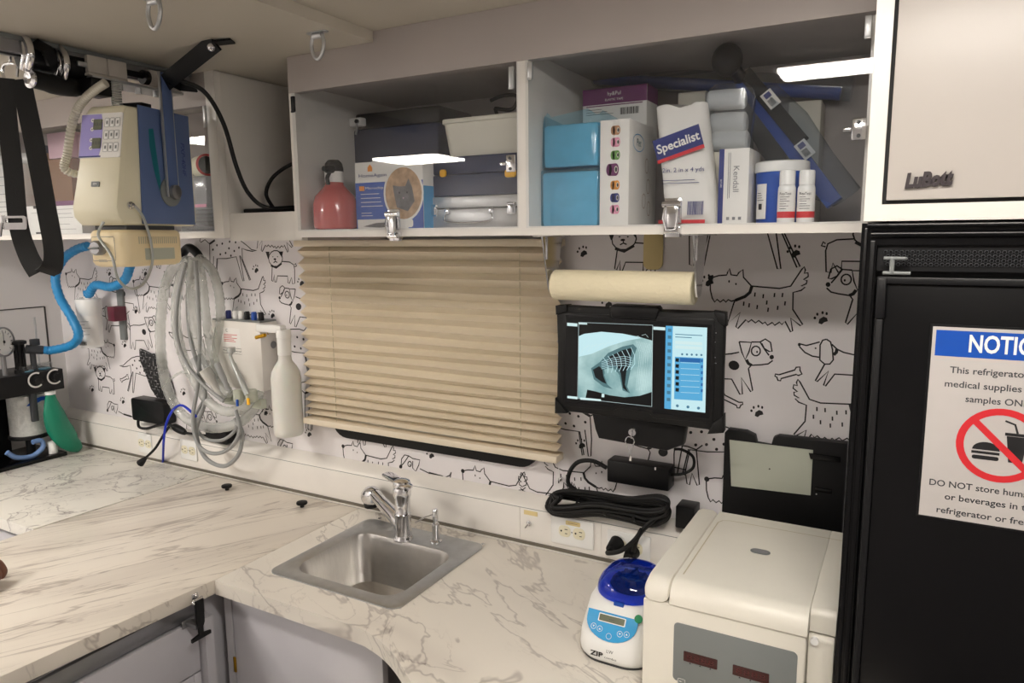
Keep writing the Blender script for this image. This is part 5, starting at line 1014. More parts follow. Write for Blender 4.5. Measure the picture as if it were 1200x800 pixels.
b = MB('royal', fr((-2.865+rC*1.02*cos(.1), cn.y+.02, A(34, 472, -2.79).z), (0, 1, 0), (1, 0, 0))); b.poly([(-.055, -.012), (-.03, .008), (.0, .014), (.05, .008), (.045, -.004), (.0, -.001), (-.03, -.013)], .004); b.build('swoosh_mark', am)
for (px, py) in ((42, 445), (64, 441)):
    k_ = A(px, py, -2.77); b = MB('black_plastic', fr((-2.7695, k_.y, k_.z), (0, 1, 0), (1, 0, 0))); b.lathe([(.022, 0), (.022, .004), (.015, .005), (.014, .022), (.010, .024)], 20); b.build('knob', am)
    b = MB('paper', fr((-2.7675, k_.y, k_.z), (0, 1, 0), (1, 0, 0))); b.ribbon([(.026*cos(R(a_)), .026*sin(R(a_))) for a_ in range(60, 320, 12)], .006, lift=-.0005); b.build('knob_scale', am)
gz = A(7, 401, -2.78); rg_ = .5*abs(A(7, 382, -2.78).z-A(7, 420, -2.78).z)*.93
GM = fr((-2.80, gz.y, gz.z), (-.45, .89, 0), (.89, .45, 0.05))
b = MB('rail_grey', GM); b.lathe([(rg_*.97, -.03), (rg_, -.02), (rg_, .006), (rg_*.9, .008), (rg_*.88, .003)], 32); b.use('paper').disc((0, 0), rg_*.9, .0035, 32); b.use('ink')
for k in range(13):
    a_ = R(225-k*22.5); b.ribbon([(rg_*.6*cos(a_), rg_*.6*sin(a_)), (rg_*.78*cos(a_), rg_*.78*sin(a_))], .0022, lift=.004)
b.ribbon([(-.002, -.012), (.002, rg_*.62)], .0026, lift=.0045); b.disc((0, 0), .006, .005, 12); b.build('pressure_gauge', am)
b = MB('rail_grey'); b.cyl((-2.81, gz.y, hz1), (-2.81, gz.y, gz.z-rg_*.95), .008); b.build('gauge_stem', am)
vz = A(26, 412, -2.80); b = MB('black_plastic', T(-2.82, vz.y, 0)); z1_ = A(26, 400, -2.80).z; b.lathe([(.022, hz1), (.022, hz1+.012), (.010, hz1+.014), (.010, z1_-.012), (.026, z1_-.010), (.026, z1_), (.018, z1_+.003)], 20); 
for k in range(4): b.cyl((.018*cos(k*pi/2+.5), .018*sin(k*pi/2+.5), hz1+.01), (.018*cos(k*pi/2+.5), .018*sin(k*pi/2+.5), z1_-.008), .0032, n=8)
b.build('popoff_valve', am)
for px, py in ((33, 427), (53, 423)):
    v_ = A(px, py, -2.80); b = MB('clear_jar', T(-2.81, v_.y, 0)); b.lathe([(.026, hz1+.0005), (.026, hz1+.024), (.022, hz1+.026)], 20); b.use('window_teal').lathe([(.02, hz1+.002), (.02, hz1+.006)], 16); b.build('valve_dome', am)
cn_ = A(44, 408, -2.80); ce = Vector(PQ[-1]); b = MB('dark_grey'); b.cyl((-2.815, A(32, 412, -2.81).y, cn_.z), (ce.x-.006, ce.y-.002, ce.z), .016, n=14); b.bx(-2.825, -2.805, cn_.y-.014, cn_.y+.014, cn_.z+.010, cn_.z+.034, .002); b.cyl((-2.815, A(32, 412, -2.81).y+.02, hz1), (-2.815, A(32, 412, -2.81).y+.02, cn_.z), .010); b.build('hose_connector', am)
pj = A(58, 427, -2.83); b = MB('brushed'); b.cyl((-2.90, pj.y, hz1), (-2.90, pj.y, A(56, 370, -2.90).z), .004, n=10); b.build('gas_pole', am)
tb = [tuple(A(*k, -2.79)) for k in ((8, 530), (20, 536), (38, 534), (50, 524), (48, 516), (38, 518))]; hose(tb, .009, 'tube_blue', 'gas_tube', am, n=6, rib=0)
b = MB('white_plastic'); w_ = A(62, 527, -2.79); b.cyl((-2.79, w_.y, Z_CNT+.0165), (-2.79, w_.y, Z_CNT+.060), .016); b.build('outlet_port', am)
# green breathing bag
gx_ = -2.765
t = thing('breathing_bag', A(85, 528, gx_), 'green rubber breathing bag hanging from the anesthesia machine onto the counter', 'breathing bag')
ctr = [((59, 462), .016), ((60, 470), .022), ((62, 482), .034), ((67, 496), .042), ((74, 508), .042), ((81, 517), .036), ((88, 522), .027), ((94, 526), .012)]
L_ = []; nseg = 22; rg = random.Random(8)
pts_ = smooth([tuple(A(*c_[0], gx_)) for c_ in ctr], 3); rad_ = []
for i in range(len(pts_)): k = i/3; j = min(int(k), len(ctr)-2); rad_.append(ctr[j][1]+(ctr[j+1][1]-ctr[j][1])*(k-j))
for i, p in enumerate(pts_):
    tn = (pts_[min(i+1, len(pts_)-1)]-pts_[max(i-1, 0)]).normalized(); s1 = Vector((1, 0, 0)); s2 = tn.cross(s1).normalized()
    L_.append([p+s1*rad_[i]*.55*cos(2*pi*k/nseg)*(1+.07*sin(k*3+i)+rg.uniform(-.03, .03))+s2*rad_[i]*sin(2*pi*k/nseg)*(1+.06*sin(k*2+i*.8)) for k in range(nseg)])
zmin = min(p.z for l in L_ for p in l); L_ = [[Vector((p.x, p.y, max(p.z, Z_CNT+.001))) for p in l] for l in L_]
b = MB('green_bag'); b.loft(L_); b.build('bag', t, ang=75)
b = MB('white_plastic'); n0 = A(58, 452, gx_); b.cyl((n0.x, n0.y, A(58, 462, gx_).z), (n0.x, n0.y, hz0-.0006), .017); b.build('neck_ring', t)

# ================= dental delivery unit on the wall =================
du_xr = PY(326, 400, -.002).x; dyf = PX(306.5, 415, du_xr).y; dxl = PY(249.5, 415, dyf).x; dz1_, dz0_ = PY(280, 377, dyf).z, PY(280, 455, dyf).z
du = thing('dental_unit', ((dxl+du_xr)/2, dyf/2, dz0_), 'white metal dental air-water unit box on the wallpaper with hanging water bottle', 'dental unit')
b = MB('white_paint'); b.bx(dxl, du_xr, dyf, -.001, dz0_, dz1_, .003); b.use('grey_plastic').bx(dxl+.004, du_xr-.004, dyf+.004, -.002, dz1_+.0002, dz1_+.005); b.build('housing', du)
wdu = du_xr-dxl
for u, m_ in ((.24, 'navy_print'), (.38, 'white_plastic'), (.50, 'white_plastic'), (.62, 'black_plastic'), (.76, 'royal'), (.90, 'black_plastic')):
    b = MB(m_); b.lathe([(.009, 0), (.009, .022), (.007, .026)], 12, T(dxl+wdu*u, dyf*.62, dz1_+.0052)); b.build('connector', du)
F = front(dxl, dyf-.0006, dz0_); hdu = dz1_-dz0_
b = MB('paper'); b.rect(wdu*.22, wdu*.60, hdu*.62, hdu*.90, .0, F); b.use('red_print'); lines(b, F, wdu*.26, wdu*.56, [hdu*k for k in (.80, .775, .75, .725, .70)], .0018); b.use('ink'); b.text('C', .014, F @ T(wdu*.33, hdu*.86, .0004)); b.text('Pneumatic Dental', .0075, F @ T(wdu*.42, hdu*.56, .0004), width=wdu*.36); b.ribbon([(wdu*.23, hdu*.52), (wdu*.61, hdu*.52), (wdu*.61, hdu*.60), (wdu*.23, hdu*.60)], .001, F, True, .0003); b.build('label', du)
RF = rightf(du_xr+.0006, dyf, dz0_); b = MB('grey_print'); b.disc((.05, hdu*.66), .012, .0004, 16, RF); b.use('gold').text('E', .02, RF @ T(.03, hdu*.85, .0004)); b.build('side_mark', du)
yb_ = dyf-.005; bc = PY(335, 440, yb_); rB = rpx(36, bc); zt_ = PY(335, 386, yb_).z; zB_ = PY(335, 508, yb_).z; hB_ = zt_-zB_
BM = T(bc.x, yb_, zB_)
b = MB('bottle_milk', BM); b.lathe([(rB*.90, 0), (rB*.98, .006), (rB, .02), (rB, hB_*.54), (rB*.94, hB_*.60), (rB*.72, hB_*.66), (rB*.46, hB_*.71), (rB*.42, hB_*.76)], 32); wb = b.build('water_bottle', du)
b = MB('white_plastic', BM); b.lathe([(rB*.46, hB_*.762), (rB*.46, hB_*.92), (rB*.50, hB_*.925), (rB*.50, hB_*.985), (rB*.44, hB_)], 24); b.build('cap', wb)
b = MB('white_plastic'); b.bx(du_xr+.0005, bc.x, yb_-.012, yb_+.012, zt_-.012, zt_+.012, .003); b.use('gold').cyl((du_xr, yb_-.012, zt_-.03), (du_xr+.04, yb_-.012, zt_-.02), .006, n=10); b.build('bottle_arm', du)
# handpiece holder with handpieces
hy = dyf-.035
g = lambda px, py, y=hy: tuple(PY(px, py, y))
hh_ = thing('handpiece_holder', g(282, 470), 'grey clip holder with dental handpieces below the white dental unit', 'handpiece holder')
b = MB('sage'); a_, c_ = Vector(g(260, 468)), Vector(g(304, 468)); b.bx(a_.x, c_.x, hy+.006, hy+.03, a_.z-.016, a_.z+.014, .004); 
for px in (268, 283, 298): p = Vector(g(px, 462)); b.lathe([(.016, -.020), (.018, -.010), (.018, .014), (.014, .018)], 16, T(p.x, hy-.010, p.z)); b.box((p.x, hy-.022, p.z), (.012, .014, .026), .004)
b.bx(a_.x+.03, a_.x+.06, hy+.03, dyf+.01 if dyf+.01 > hy+.03 else hy+.031, a_.z-.01, a_.z+.01); b.build('clip_bar', hh_)
b = MB('yellow'); p = Vector(g(300, 468)); b.box((p.x, hy-.03, p.z), (.010, .006, .022), .002); b.use('royal').box((p.x-.05, hy-.03, p.z-.01), (.008, .006, .022), .002); b.build('colour_tag', hh_)
for (p0, p1, r0, r1, m_) in (((229, 417), (263, 468), .022, .014, 'clear_jar'), ((254, 425), (270, 462), .010, .008, 'hose_grey'), ((273, 425), (290, 462), .008, .0095, 'syringe')):
    q0, q1 = Vector(g(*p0, hy-(.075 if m_ == 'clear_jar' else .035))), Vector(g(*p1, hy-.028)); b = MB(m_); ax = (q1-q0); l = ax.length; M = fr(q0, ax.orthogonal(), ax)
    b.lathe([(r0*.7, 0), (r0, .004), (r0, l*.5), (r1, l*.62), (r1, l)], 18, M)
    if m_ == 'clear_jar': b.use('cotton').lathe([(r0*.8, l*.30), (r0*.8, l*.50), (r1*.8, l*.62), (r1*.8, l*.98)], 18, M)
    if m_ == 'syringe': b.tube(smooth([tuple(q0+ax*.05), tuple(q0), tuple(q0+Vector((-.01, 0, .022))), tuple(q0+Vector((-.002, 0, .034)))], 4), .006, 10); b.lathe([(.013, .003), (.013, .018)], 14, fr(q0+Vector((-.004, 0, .03)), (1, 0, 0), (.4, 0, 1)))
    b.build('handpiece', hh_)
# bundle of hanging tubing on a black hook
hk = PY(216, 300, -.03)
hb_ = thing('hose_bundle', (hk.x, -.06, PY(250, 500, -.06).z), 'bundle of clear breathing tubes looped over a black wall hook', 'hose bundle')
b = MB('black_plastic'); hq = Vector(PY(222, 296, -.05)); b.tube(smooth([tuple(PY(*k, -.05-.0)) for k in ((212, 307), (215, 296), (222, 290), (231, 297), (235, 305))], 5), .014, 12); b.tube([tuple(PY(222, 291, -.05)), tuple(PY(222, 291, -.001))], .011, 10); b.build('wall_hook', hb_)
for pts, y0_, r0, m_ in (
    ([(220, 305), (203, 314), (192, 342), (188, 385), (190, 425), (198, 460), (216, 488), (246, 501), (278, 496), (298, 478), (303, 460)], -.085, .017, 'clear_tube'),
    ([(223, 304), (212, 322), (206, 365), (211, 405), (224, 438), (244, 470), (266, 482), (288, 476), (296, 460)], -.115, .016, 'clear_tube'),
    ([(227, 303), (224, 330), (227, 378), (238, 415), (254, 446), (270, 462)], -.135, .015, 'clear_tube'),
    ([(230, 302), (237, 328), (241, 366), (246, 402), (258, 440), (268, 460)], -.105, .014, 'clear_tube'),
    ([(233, 302), (249, 318), (257, 348), (258, 380), (252, 420), (260, 455)], -.075, .015, 'clear_tube'),
    ([(218, 308), (209, 345), (207, 390), (218, 425), (240, 452), (262, 470)], -.155, .006, 'hose_grey'),
    ([(225, 306), (220, 350), (224, 400), (236, 440), (240, 470), (230, 505), (240, 535), (262, 546), (279, 533), (284, 508), (275, 490)], -.125, .0068, 'hose_grey'),
    ([(229, 306), (232, 350), (234, 400), (232, 450), (226, 490), (232, 520), (248, 531), (268, 526), (281, 505), (276, 480)], -.140, .0062, 'hose_grey'),
    ([(238, 470), (228, 492), (238, 512), (258, 516), (274, 506), (280, 490)], -.110, .0055, 'hose_grey')):
    n_ = len(pts); P_ = [tuple(PY(*k, y0_ if 0 < i < n_-1 else y0_)) for i, k in enumerate(pts)]
    hose(P_, r0, m_, 'tube', hb_, n=10, rib=.0009 if r0 > .01 else 0, sides=10)
b = MB('clear_tube'); p0 = PY(196, 463, -.10); b.tube(smooth([tuple(PY(*k, -.12)) for k in ((190, 455), (200, 444), (216, 436), (238, 446))], 6), .0045, 8); b.build('tie_tube', hb_)

# mesh pouch on the wall
nt = MATS['mesh_fabric'].node_tree; N = nt.nodes; L = nt.links; br = N.new('ShaderNodeTexVoronoi'); br.inputs['Scale'].default_value = 95; br.distance = 'CHEBYCHEV'; br.inputs['Randomness'].default_value = .35; tc = N.new('ShaderNodeTexCoord'); L.new(tc.outputs['Object'], br.inputs['Vector']); cr_ = N.new('ShaderNodeValToRGB'); cr_.color_ramp.elements[0].color = (.006, .006, .007, 1); cr_.color_ramp.elements[0].position = .48; cr_.color_ramp.elements[1].position = .56; cr_.color_ramp.elements[1].color = (.4, .39, .4, 1); L.new(br.outputs[0], cr_.inputs[0]); L.new(cr_.outputs[0], N['Principled BSDF'].inputs['Base Color'])
P_ = [W(px, py) for px, py in ((167, 408), (172, 410), (180, 414), (191, 413), (197, 430), (203, 448), (207, 462), (203, 468), (188, 465), (181, 455), (174, 436), (168, 422))]
mp_ = MB('mesh_fabric'); mp_.prism(P_, .002, .016, .004, M=WALLF); mp_.build('mesh_pouch', label='black patterned mesh pouch hanging on the dog wallpaper', cat='pouch', origin=False)
# black adapters and cords on the ledge
zl = 1.0415
a_ = PY(159, 480, -.035); c_ = PY(197, 490, -.035); zt_ = PY(178, 468, -.035).z; zb_ = PY(178, 494, -.035).z
b = MB('black_plastic').prism(rrect(c_.x-a_.x, zt_-zb_, .010, 4, (a_.x+c_.x)/2, (zt_+zb_)/2), .001, .052, .004, M=WALLF); b.build('wall_charger', label='black square charger box at the ledge under the mesh pouch', cat='charger')
cr0 = PY(163, 492, -.06)
MB('black_rubber').tube(smooth([tuple(PY(*k, -.066)) for k in ((162, 492), (163, 500), (172, 502), (186, 498), (196, 497), (204, 500))], 5), .005, 8).build('charger_cable', label='short black cord looping below the square charger box', cat='cord')
b = MB('black_rubber'); p0, p1 = PY(203, 499, -.06), PY(217, 507, -.06); b.tube(smooth([tuple(p0), tuple(p0.lerp(p1, .5)), tuple(p1)], 4), [.008, .011, .013, .0135, .0135, .013, .012, .010, .008], 12); b.tube([tuple(p1), tuple(PY(240, 510, -.06))], .0045, 8); b.build('cord_connector', label='black barrel cord connector on the ledge beside the blue cable', cat='connector')
a_ = PY(242, 508, -.05); b = MB('black_plastic').prism(rrect(.11, .05, .010, 4, a_.x+.04, a_.z-.005), .001, .045, .004, M=WALLF); b.build('power_block', label='black power block on the ledge behind the looped grey tubes', cat='adapter')
P_ = [PY(198, 500, -.075), PY(190, 512, -.09), PY(182, 525, -.105), PY(171, 536, -.115)]
b = MB('black_rubber'); b.tube(smooth([tuple(p) for p in P_], 6), .0045, 8); e_ = Vector(P_[-1]); d_ = (e_-Vector(P_[-2])).normalized(); e2 = e_+d_*.035; e2.z = max(e2.z, Z_CNT+.012)
b.tube([tuple(e_), tuple(e_.lerp(e2, .6)), tuple(e2)], [.006, .011, .014], 12); b.build('plug_cord', label='black cord with unplugged three-prong plug lying on the back of the counter', cat='cord')
P_ = [PY(230, 488, -.12), PY(214, 475, -.11), PY(203, 480, -.10), PY(195, 496, -.095), PY(192, 515, -.095), PZ(191, 541, Z_CNT+.006)]
MB('cable_blue').tube(smooth([tuple(p) for p in P_], 8), .0042, 8).build('data_cable', label='bright blue cable dropping over the ledge onto the counter', cat='cable')
# outlets and fittings on the raceway
def outlet(px, py, w, h, label, usb=False, plate=True):
    p = PY(px, py, -.0405); F = Matrix(((1, 0, 0, p.x), (0, 0, -1, -.0405), (0, 1, 0, p.z), (0, 0, 0, 1)))
    t = lthing('outlet', F, label, 'outlet')
    b = MB('white_plastic'); b.prism(rrect(w, h, .003, 3), .0002, .0045, .0012); b.build('cover_plate', t)
    for s_ in (-1, 1):
        b = MB('cream'); b.prism(rrect(.033, .030, .012, 5, s_*.020, 0), .0046, .0062, .0006); b.use('ink'); b.disc((s_*.020-.009, 0), .0026, .0064, 10); b.rect(s_*.020-.0005+.001, s_*.020+.009, .0045, .0065, .0064); b.rect(s_*.020-.0005+.002, s_*.020+.008, -.0065, -.0045, .0064); b.build('receptacle', t)
    b = MB('rail_grey'); b.disc((0, 0), .002, .0048, 10); b.build('screw', t); return t
o1 = outlet(671, 623, .118, .074, 'white double outlet with tan label strip below the black cable coil')
b = MB('label_tan'); b.prism(rrect(.040, .011, .002, 3, .003, .024), .0046, .0054); b.use('brown_card').rect(-.010, .016, .0235, .0245, .0056); b.build('label_strip', o1)
outlet(171, 519, .075, .074, 'white double outlet behind the unplugged black cord'); outlet(222, 527, .085, .072, 'white double outlet beside the blue cable')
outlet(737, 640, .110, .070, 'white double outlet with the black plug next to the blue-lidded centrifuge')
p = PY(620, 613, -.0405); t = thing('toggle_switch', p, 'small chrome toggle switch under a tan label on the raceway', 'switch')
b = MB('chrome', fr(p, (1, 0, 0), (0, -1, 0))); b.lathe([(.007, 0), (.007, .003), (.004, .004), (.004, .008)], 14); b.build('bushing', t); b = MB('chrome'); b.tube([(p.x, -.046, p.z), (p.x-.004, -.056, p.z-.008)], .0022, 8); b.build('lever', t)
b = MB('label_tan'); l_ = PY(622, 601, -.0405); b.bx(l_.x-.020, l_.x+.020, -.0415, -.0405, l_.z-.006, l_.z+.006); b.build('label_strip', t)
b = MB('white_paint'); 
for px in (609, 704, 755, 800): x = PY(px, 615, -.04).x; b.bx(x-.0012, x+.0012, -.0412, -.0401, zb+.014, zt-.001)
b.build('trim_4', kind='structure')
# ================= paper towel =================
yt = -.255
a_, c_ = PY(650, 335, yt), PY(815, 336, yt); zc_ = (a_.z+c_.z)/2; rr = .5*(PY(730, 314, yt).z-PY(730, 351, yt).z)
pt = thing('paper_towel_holder', ((a_.x+c_.x)/2, yt, zr0), 'chrome under-cabinet bracket holder for the paper towel roll', 'paper towel holder')
for s_, x in ((-1, a_.x-.006), (1, c_.x+.006)):
    b = MB('chrome'); b.prism([(-.048, zr0-.003), (.048, zr0-.003), (.020, zc_-.002), (.012, zc_-.016), (-.012, zc_-.016), (-.020, zc_-.002)], -.0015, .0015, M=Matrix(((0, 0, 1, x), (1, 0, 0, yt), (0, 1, 0, 0), (0, 0, 0, 1)))); b.bx(x-.020, x+.020, yt-.050, yt+.050, zr0-.0028, zr0-.0004, .0008); b.bx(x-.004, x+.004, yt-.031, yt-.027, zr0-.05, zr0-.003, .001); b.build('bracket_arm', pt)
    b = MB('chrome'); b.cyl((x-s_*.0016, yt, zc_), (x-s_*.005, yt, zc_), rr*.55, rr*.5, 22); b.build('end_disc', pt)
b = MB('towel', fr((a_.x+.001, yt, zc_), (0, 1, 0), (1, 0, 0))); L0 = c_.x-a_.x-.002
b.lathe([(.018, .001), (rr*.94, 0), (rr, .002), (rr, L0-.002), (rr*.94, L0), (.018, L0-.001)], 40); b.build('paper_towel_roll', label='cream paper towel roll hanging under the cabinet above the tablet', cat='paper towel')
p0_, p1_ = W(755, 283), W(777, 316)
b = MB('label_tan'); b.prism(rrect(p1_[0]-p0_[0], .09, .016, 5, (p0_[0]+p1_[0])/2, p1_[1]+.045), .001, .006, .001, M=WALLF); b.build('wall_tab', label='beige rounded tab stuck on the wallpaper behind the paper towel roll', cat='tab', origin=False)

# ================= rugged tablet =================
for nm, c_, e_ in (('scr_white', (214, 240, 240), .9), ('scr_cyan', (150, 200, 205), .75), ('scr_pale', (196, 232, 238), .95), ('scr_mid', (104, 150, 156), .55), ('scr_dark', (28, 44, 50), .25), ('scr_blue', (92, 178, 226), .85), ('scr_deep', (40, 110, 180), .8), ('scr_icon', (80, 140, 170), .7)):
    m = mat(nm, (4, 4, 6), .2, var=0, emit=e_, ecol=c_)
m = MATS['scr_cyan']; nt = m.node_tree; N = nt.nodes; L = nt.links; tc = N.new('ShaderNodeTexCoord'); nz = N.new('ShaderNodeTexNoise'); nz.inputs['Scale'].default_value = 18; nz.inputs['Detail'].default_value = 5; wv = N.new('ShaderNodeMapping'); wv.inputs['Scale'].default_value = (1, 1, 3); L.new(tc.outputs['Object'], wv.inputs[0]); L.new(wv.outputs[0], nz.inputs['Vector']); rp = N.new('ShaderNodeValToRGB'); rp.color_ramp.elements[0].position = .3; rp.color_ramp.elements[0].color = lin((120, 168, 172)); rp.color_ramp.elements[1].position = .7; rp.color_ramp.elements[1].color = lin((206, 240, 238)); L.new(nz.outputs[0], rp.inputs[0]); L.new(rp.outputs[0], N['Principled BSDF'].inputs['Emission Color'])
ta = R(4.4); tn = Vector((sin(ta), -cos(ta), 0)); tx = Vector((cos(ta), sin(ta), 0))
tp = PY(750, 430, -.235)
TM = Matrix(((tx.x, 0, tn.x, tp.x), (tx.y, 0, tn.y, tp.y), (0, 1, 0, tp.z), (0, 0, 0, 1)))     # local x right, y up, z out of the screen
TI = TM.inverted()
def tpx(px, py): v = TI @ PP(px, py, tp, tn); return (v.x, v.y)
def tz(u, v): return tpx(640+u/4.445, 340+v/4.445)
tb = lthing('tablet', TM, 'rugged black tablet showing a dog chest x-ray on its lit screen', 'tablet')
o_ = [tz(*k) for k in ((75, 85), (90, 78), (200, 84), (500, 100), (860, 112), (905, 112), (930, 140), (932, 180), (922, 460), (918, 700), (905, 735), (870, 742), (840, 728), (560, 690), (300, 655), (100, 632), (65, 625), (52, 600), (58, 300), (52, 130))]
b = MB('black_rubber'); b.prism(o_[::-1], -.026, -.0005, .005); b.build('case', tb)
b = MB('black_plastic'); i_ = [tz(*k) for k in ((92, 118), (870, 150), (880, 160), (872, 680), (862, 690), (560, 665), (540, 640), (380, 612), (350, 628), (92, 600), (84, 590))]; b.prism(i_[::-1], -.0015, .002, .0008); b.build('bezel', tb)
for cn4 in (((50, 80), (110, 76), (112, 110), (52, 128)), ((870, 108), (935, 118), (938, 190), (895, 165)), ((868, 690), (925, 650), (925, 742), (840, 748)), ((48, 560), (85, 600), (110, 640), (46, 640))):
    b = MB('black_rubber'); b.prism([tz(*k) for k in cn4][::-1], -.030, .004, .003); b.build('corner_bumper', tb)
sc = MB('screen_black'); sp4 = [tz(*k) for k in ((104, 130), (864, 180), (850, 668), (560, 640), (545, 622), (370, 600), (350, 608), (100, 578))]; sc.poly(sp4[::-1], .0022)
def sp(m_, pts, z): sc.use(m_); sc.poly([tz(*k) for k in pts][::-1], z)
def sl(m_, pts, w_, z, cl=False): sc.use(m_); sc.ribbon([tz(*k) for k in pts], w_, None, cl, z)
sp('scr_cyan', [(172, 238), (200, 226), (290, 215), (400, 225), (480, 240), (556, 262), (552, 528), (490, 548), (410, 556), (330, 545), (262, 526), (216, 516), (206, 566), (168, 560)], .0024)
sp('scr_pale', [(172, 238), (200, 226), (290, 215), (400, 225), (500, 248), (420, 262), (330, 290), (240, 330), (172, 345)], .0025)
sp('scr_mid', [(236, 405), (282, 372), (325, 325), (400, 292), (455, 280), (474, 300), (450, 372), (436, 440), (424, 500), (440, 536), (400, 520), (384, 440), (352, 405), (318, 404), (304, 440), (322, 490), (350, 514), (300, 500), (250, 462)], .0026)
sp('scr_dark', [(246, 412), (278, 394), (296, 410), (300, 446), (316, 486), (292, 476), (258, 452)], .0027); sp('scr_dark', [(330, 345), (400, 310), (452, 298), (440, 360), (420, 420), (412, 490), (428, 528), (402, 508), (390, 430), (372, 396), (320, 388)], .0027)
sp('scr_cyan', [(305, 410), (345, 404), (378, 430), (392, 505), (370, 512), (335, 500), (312, 460)], .0029)
for k in range(7): sl('scr_pale', [(300+k*24, 350-k*9), (318+k*24, 372-k*6), (326+k*23, 405-k*4), (322+k*20, 430-k*3)], .0011, .003)
for k in range(5): sl('scr_pale', [(290, 372+k*9), (350, 352+k*10), (410, 342+k*12), (450, 352+k*12)], .0008, .003)
for k in range(9): sl('scr_white', [(470+k*9, 262+k*2), (490+k*8, 330), (480+k*9, 420), (470+k*9, 520)], .0005, .0028)
for k in range(9): sl('scr_white', [(180+k*40, 330-k*12), (200+k*40, 300-k*9), (230+k*38, 285-k*5)], .0006, .003)
sl('scr_white', [(172, 166), (557, 181), (552, 604), (166, 561)], .0009, .003, True)
for pts in (((112, 168), (165, 172), (165, 188), (112, 184)), ((560, 188), (622, 192), (622, 208), (560, 204)), ((172, 168), (216, 170), (216, 178), (172, 176)), ((113, 548), (165, 553), (165, 566), (113, 560)), ((180, 556), (288, 566), (288, 576), (180, 568)), ((292, 537), (306, 538), (305, 556), (291, 555))): sp('scr_white', pts, .0031)
sp('scr_pale', [(625, 184), (840, 194), (830, 636), (617, 614)], .0024); sp('scr_blue', [(625, 184), (662, 186), (652, 618), (617, 614)], .0026); sp('scr_blue', [(672, 345), (820, 352), (816, 575), (668, 565)], .0026)
for k in range(11): v0 = 198+k*36; sp('scr_icon', [(636-k*.6, v0), (654-k*.6, v0+1), (654-k*.6, v0+18), (636-k*.6, v0+17)], .0028)
sp('scr_cyan' if False else 'scr_icon', [(674, 226), (815, 233), (815, 237), (674, 230)], .0028); sp('scr_icon', [(674, 240), (760, 244), (760, 248), (674, 244)], .0028)
for k in range(2): v0 = 262+k*24; sp('scr_white', [(674, v0), (815, v0+8), (815, v0+24), (674, v0+16)], .0028)
sc.use('scr_icon'); [sc.disc(tz(710+k*25, 332+k), .0022, .0028, 10) for k in range(5)]
for k in range(6):
    v0 = 350+k*31; sp('scr_deep' if k == 0 else 'scr_blue', [(698, v0), (806, v0+5), (805, v0+26), (697, v0+21)], .003); sp('scr_dark', [(676, v0+2), (694, v0+3), (693, v0+22), (675, v0+20)], .003); sp('scr_deep', [(808, v0+8), (818, v0+9), (817, v0+24), (807, v0+23)], .003); sp('scr_pale', [(702, v0+24), (800, v0+28), (800, v0+30), (702, v0+26)], .0032)
sc.use('scr_icon'); [sc.disc(tz(685+k*55, 600+k*6), .003, .0028, 12) for k in range(3)]
sc.build('screen', tb, ang=5)
b = MB('black_plastic'); b.prism([tz(*k) for k in ((335, 88), (350, 74), (580, 84), (592, 100), (575, 152), (345, 140))][::-1], -.03, .008, .003); b.build('top_clamp', tb)
b = MB('grey_print'); [b.disc(tz(*k), .0012, .0003) for k in ((885, 222), (880, 270), (880, 350), (876, 380), (884, 380))]; b.build('indicator_lights', tb)
def tz2(u, v): return tpx(640+u/4.445, 480+v/4.445)
b = MB('black_plastic'); b.prism([tz2(*k) for k in ((214, 28), (716, 108), (700, 205), (610, 236), (250, 168), (232, 120))][::-1], -.06, -.0275, .006); b.build('dock', tb)
lk = tz2(437, 128); b = MB('chrome', T(lk[0], lk[1], -.0275)); b.lathe([(.011, 0), (.011, .006), (.008, .012), (.003, .012)], 18); b.build('lock', tb)
kr = tz2(427, 176); b = MB('chrome'); b.tube([(kr[0]+.0095*cos(t), kr[1]+.0095*sin(t)+.002, -.014) for t in [2*pi*i/20 for i in range(20)]], .0014, 8, closed=True); b.box((lk[0], lk[1]-.004, -.013), (.0022, .016, .006), .0005)
ke = tz2(432, 284); b.box(((kr[0]+ke[0])/2, (kr[1]+ke[1])/2-.003, -.014), (.005, abs(ke[1]-kr[1])*.72, .0018), .0005); b.prism(rrect(.013, .012, .004, 4, kr[0]+.001, kr[1]-.010), -.0155, -.0125); b.build('key', tb)
c_ = TM @ Vector((*tz2(300, 190), -.06)); b = MB('black_plastic'); 
cI = TI @ Vector((c_.x+.02, -.004, c_.z)); b.bx(cI.x-.012, cI.x+.012, cI.y-.045, cI.y+.03, cI.z, cI.z+.015, .003); b.tube([tuple(cI+Vector((0, 0, .01))), (cI.x, cI.y+.015, -.055)], .013, 12); b.build('wall_arm', tb)
# power brick, coiled cord
yb_ = -.05
bp = [PY(*k, yb_) for k in ((711, 537), (784, 551), (783, 577), (711, 564))]
pb_ = thing('power_brick', ((bp[0].x+bp[1].x)/2, -.03, bp[3].z), 'black laptop power brick fixed on the wallpaper under the tablet dock', 'power supply')
b = MB('black_plastic'); zz0, zz1 = (bp[2].z+bp[3].z)/2, (bp[0].z+bp[1].z)/2; b.bx(bp[0].x, bp[1].x, yb_, -.001, zz0, zz1, .005); b.build('body', pb_)
b = MB('chrome'); d_ = PY(768, 549, yb_); b.bx(d_.x-.002, d_.x+.002, yb_-.0008, yb_+.001, d_.z-.003, d_.z+.003); b.build('status_light', pb_)
b = MB('black_rubber'); b.tube(smooth([tuple(PY(*k, -.03)) for k in ((784, 556), (800, 555), (812, 548), (812, 535), (800, 527), (790, 526))], 6), .0035, 8); b.build('output_cord', pb_)
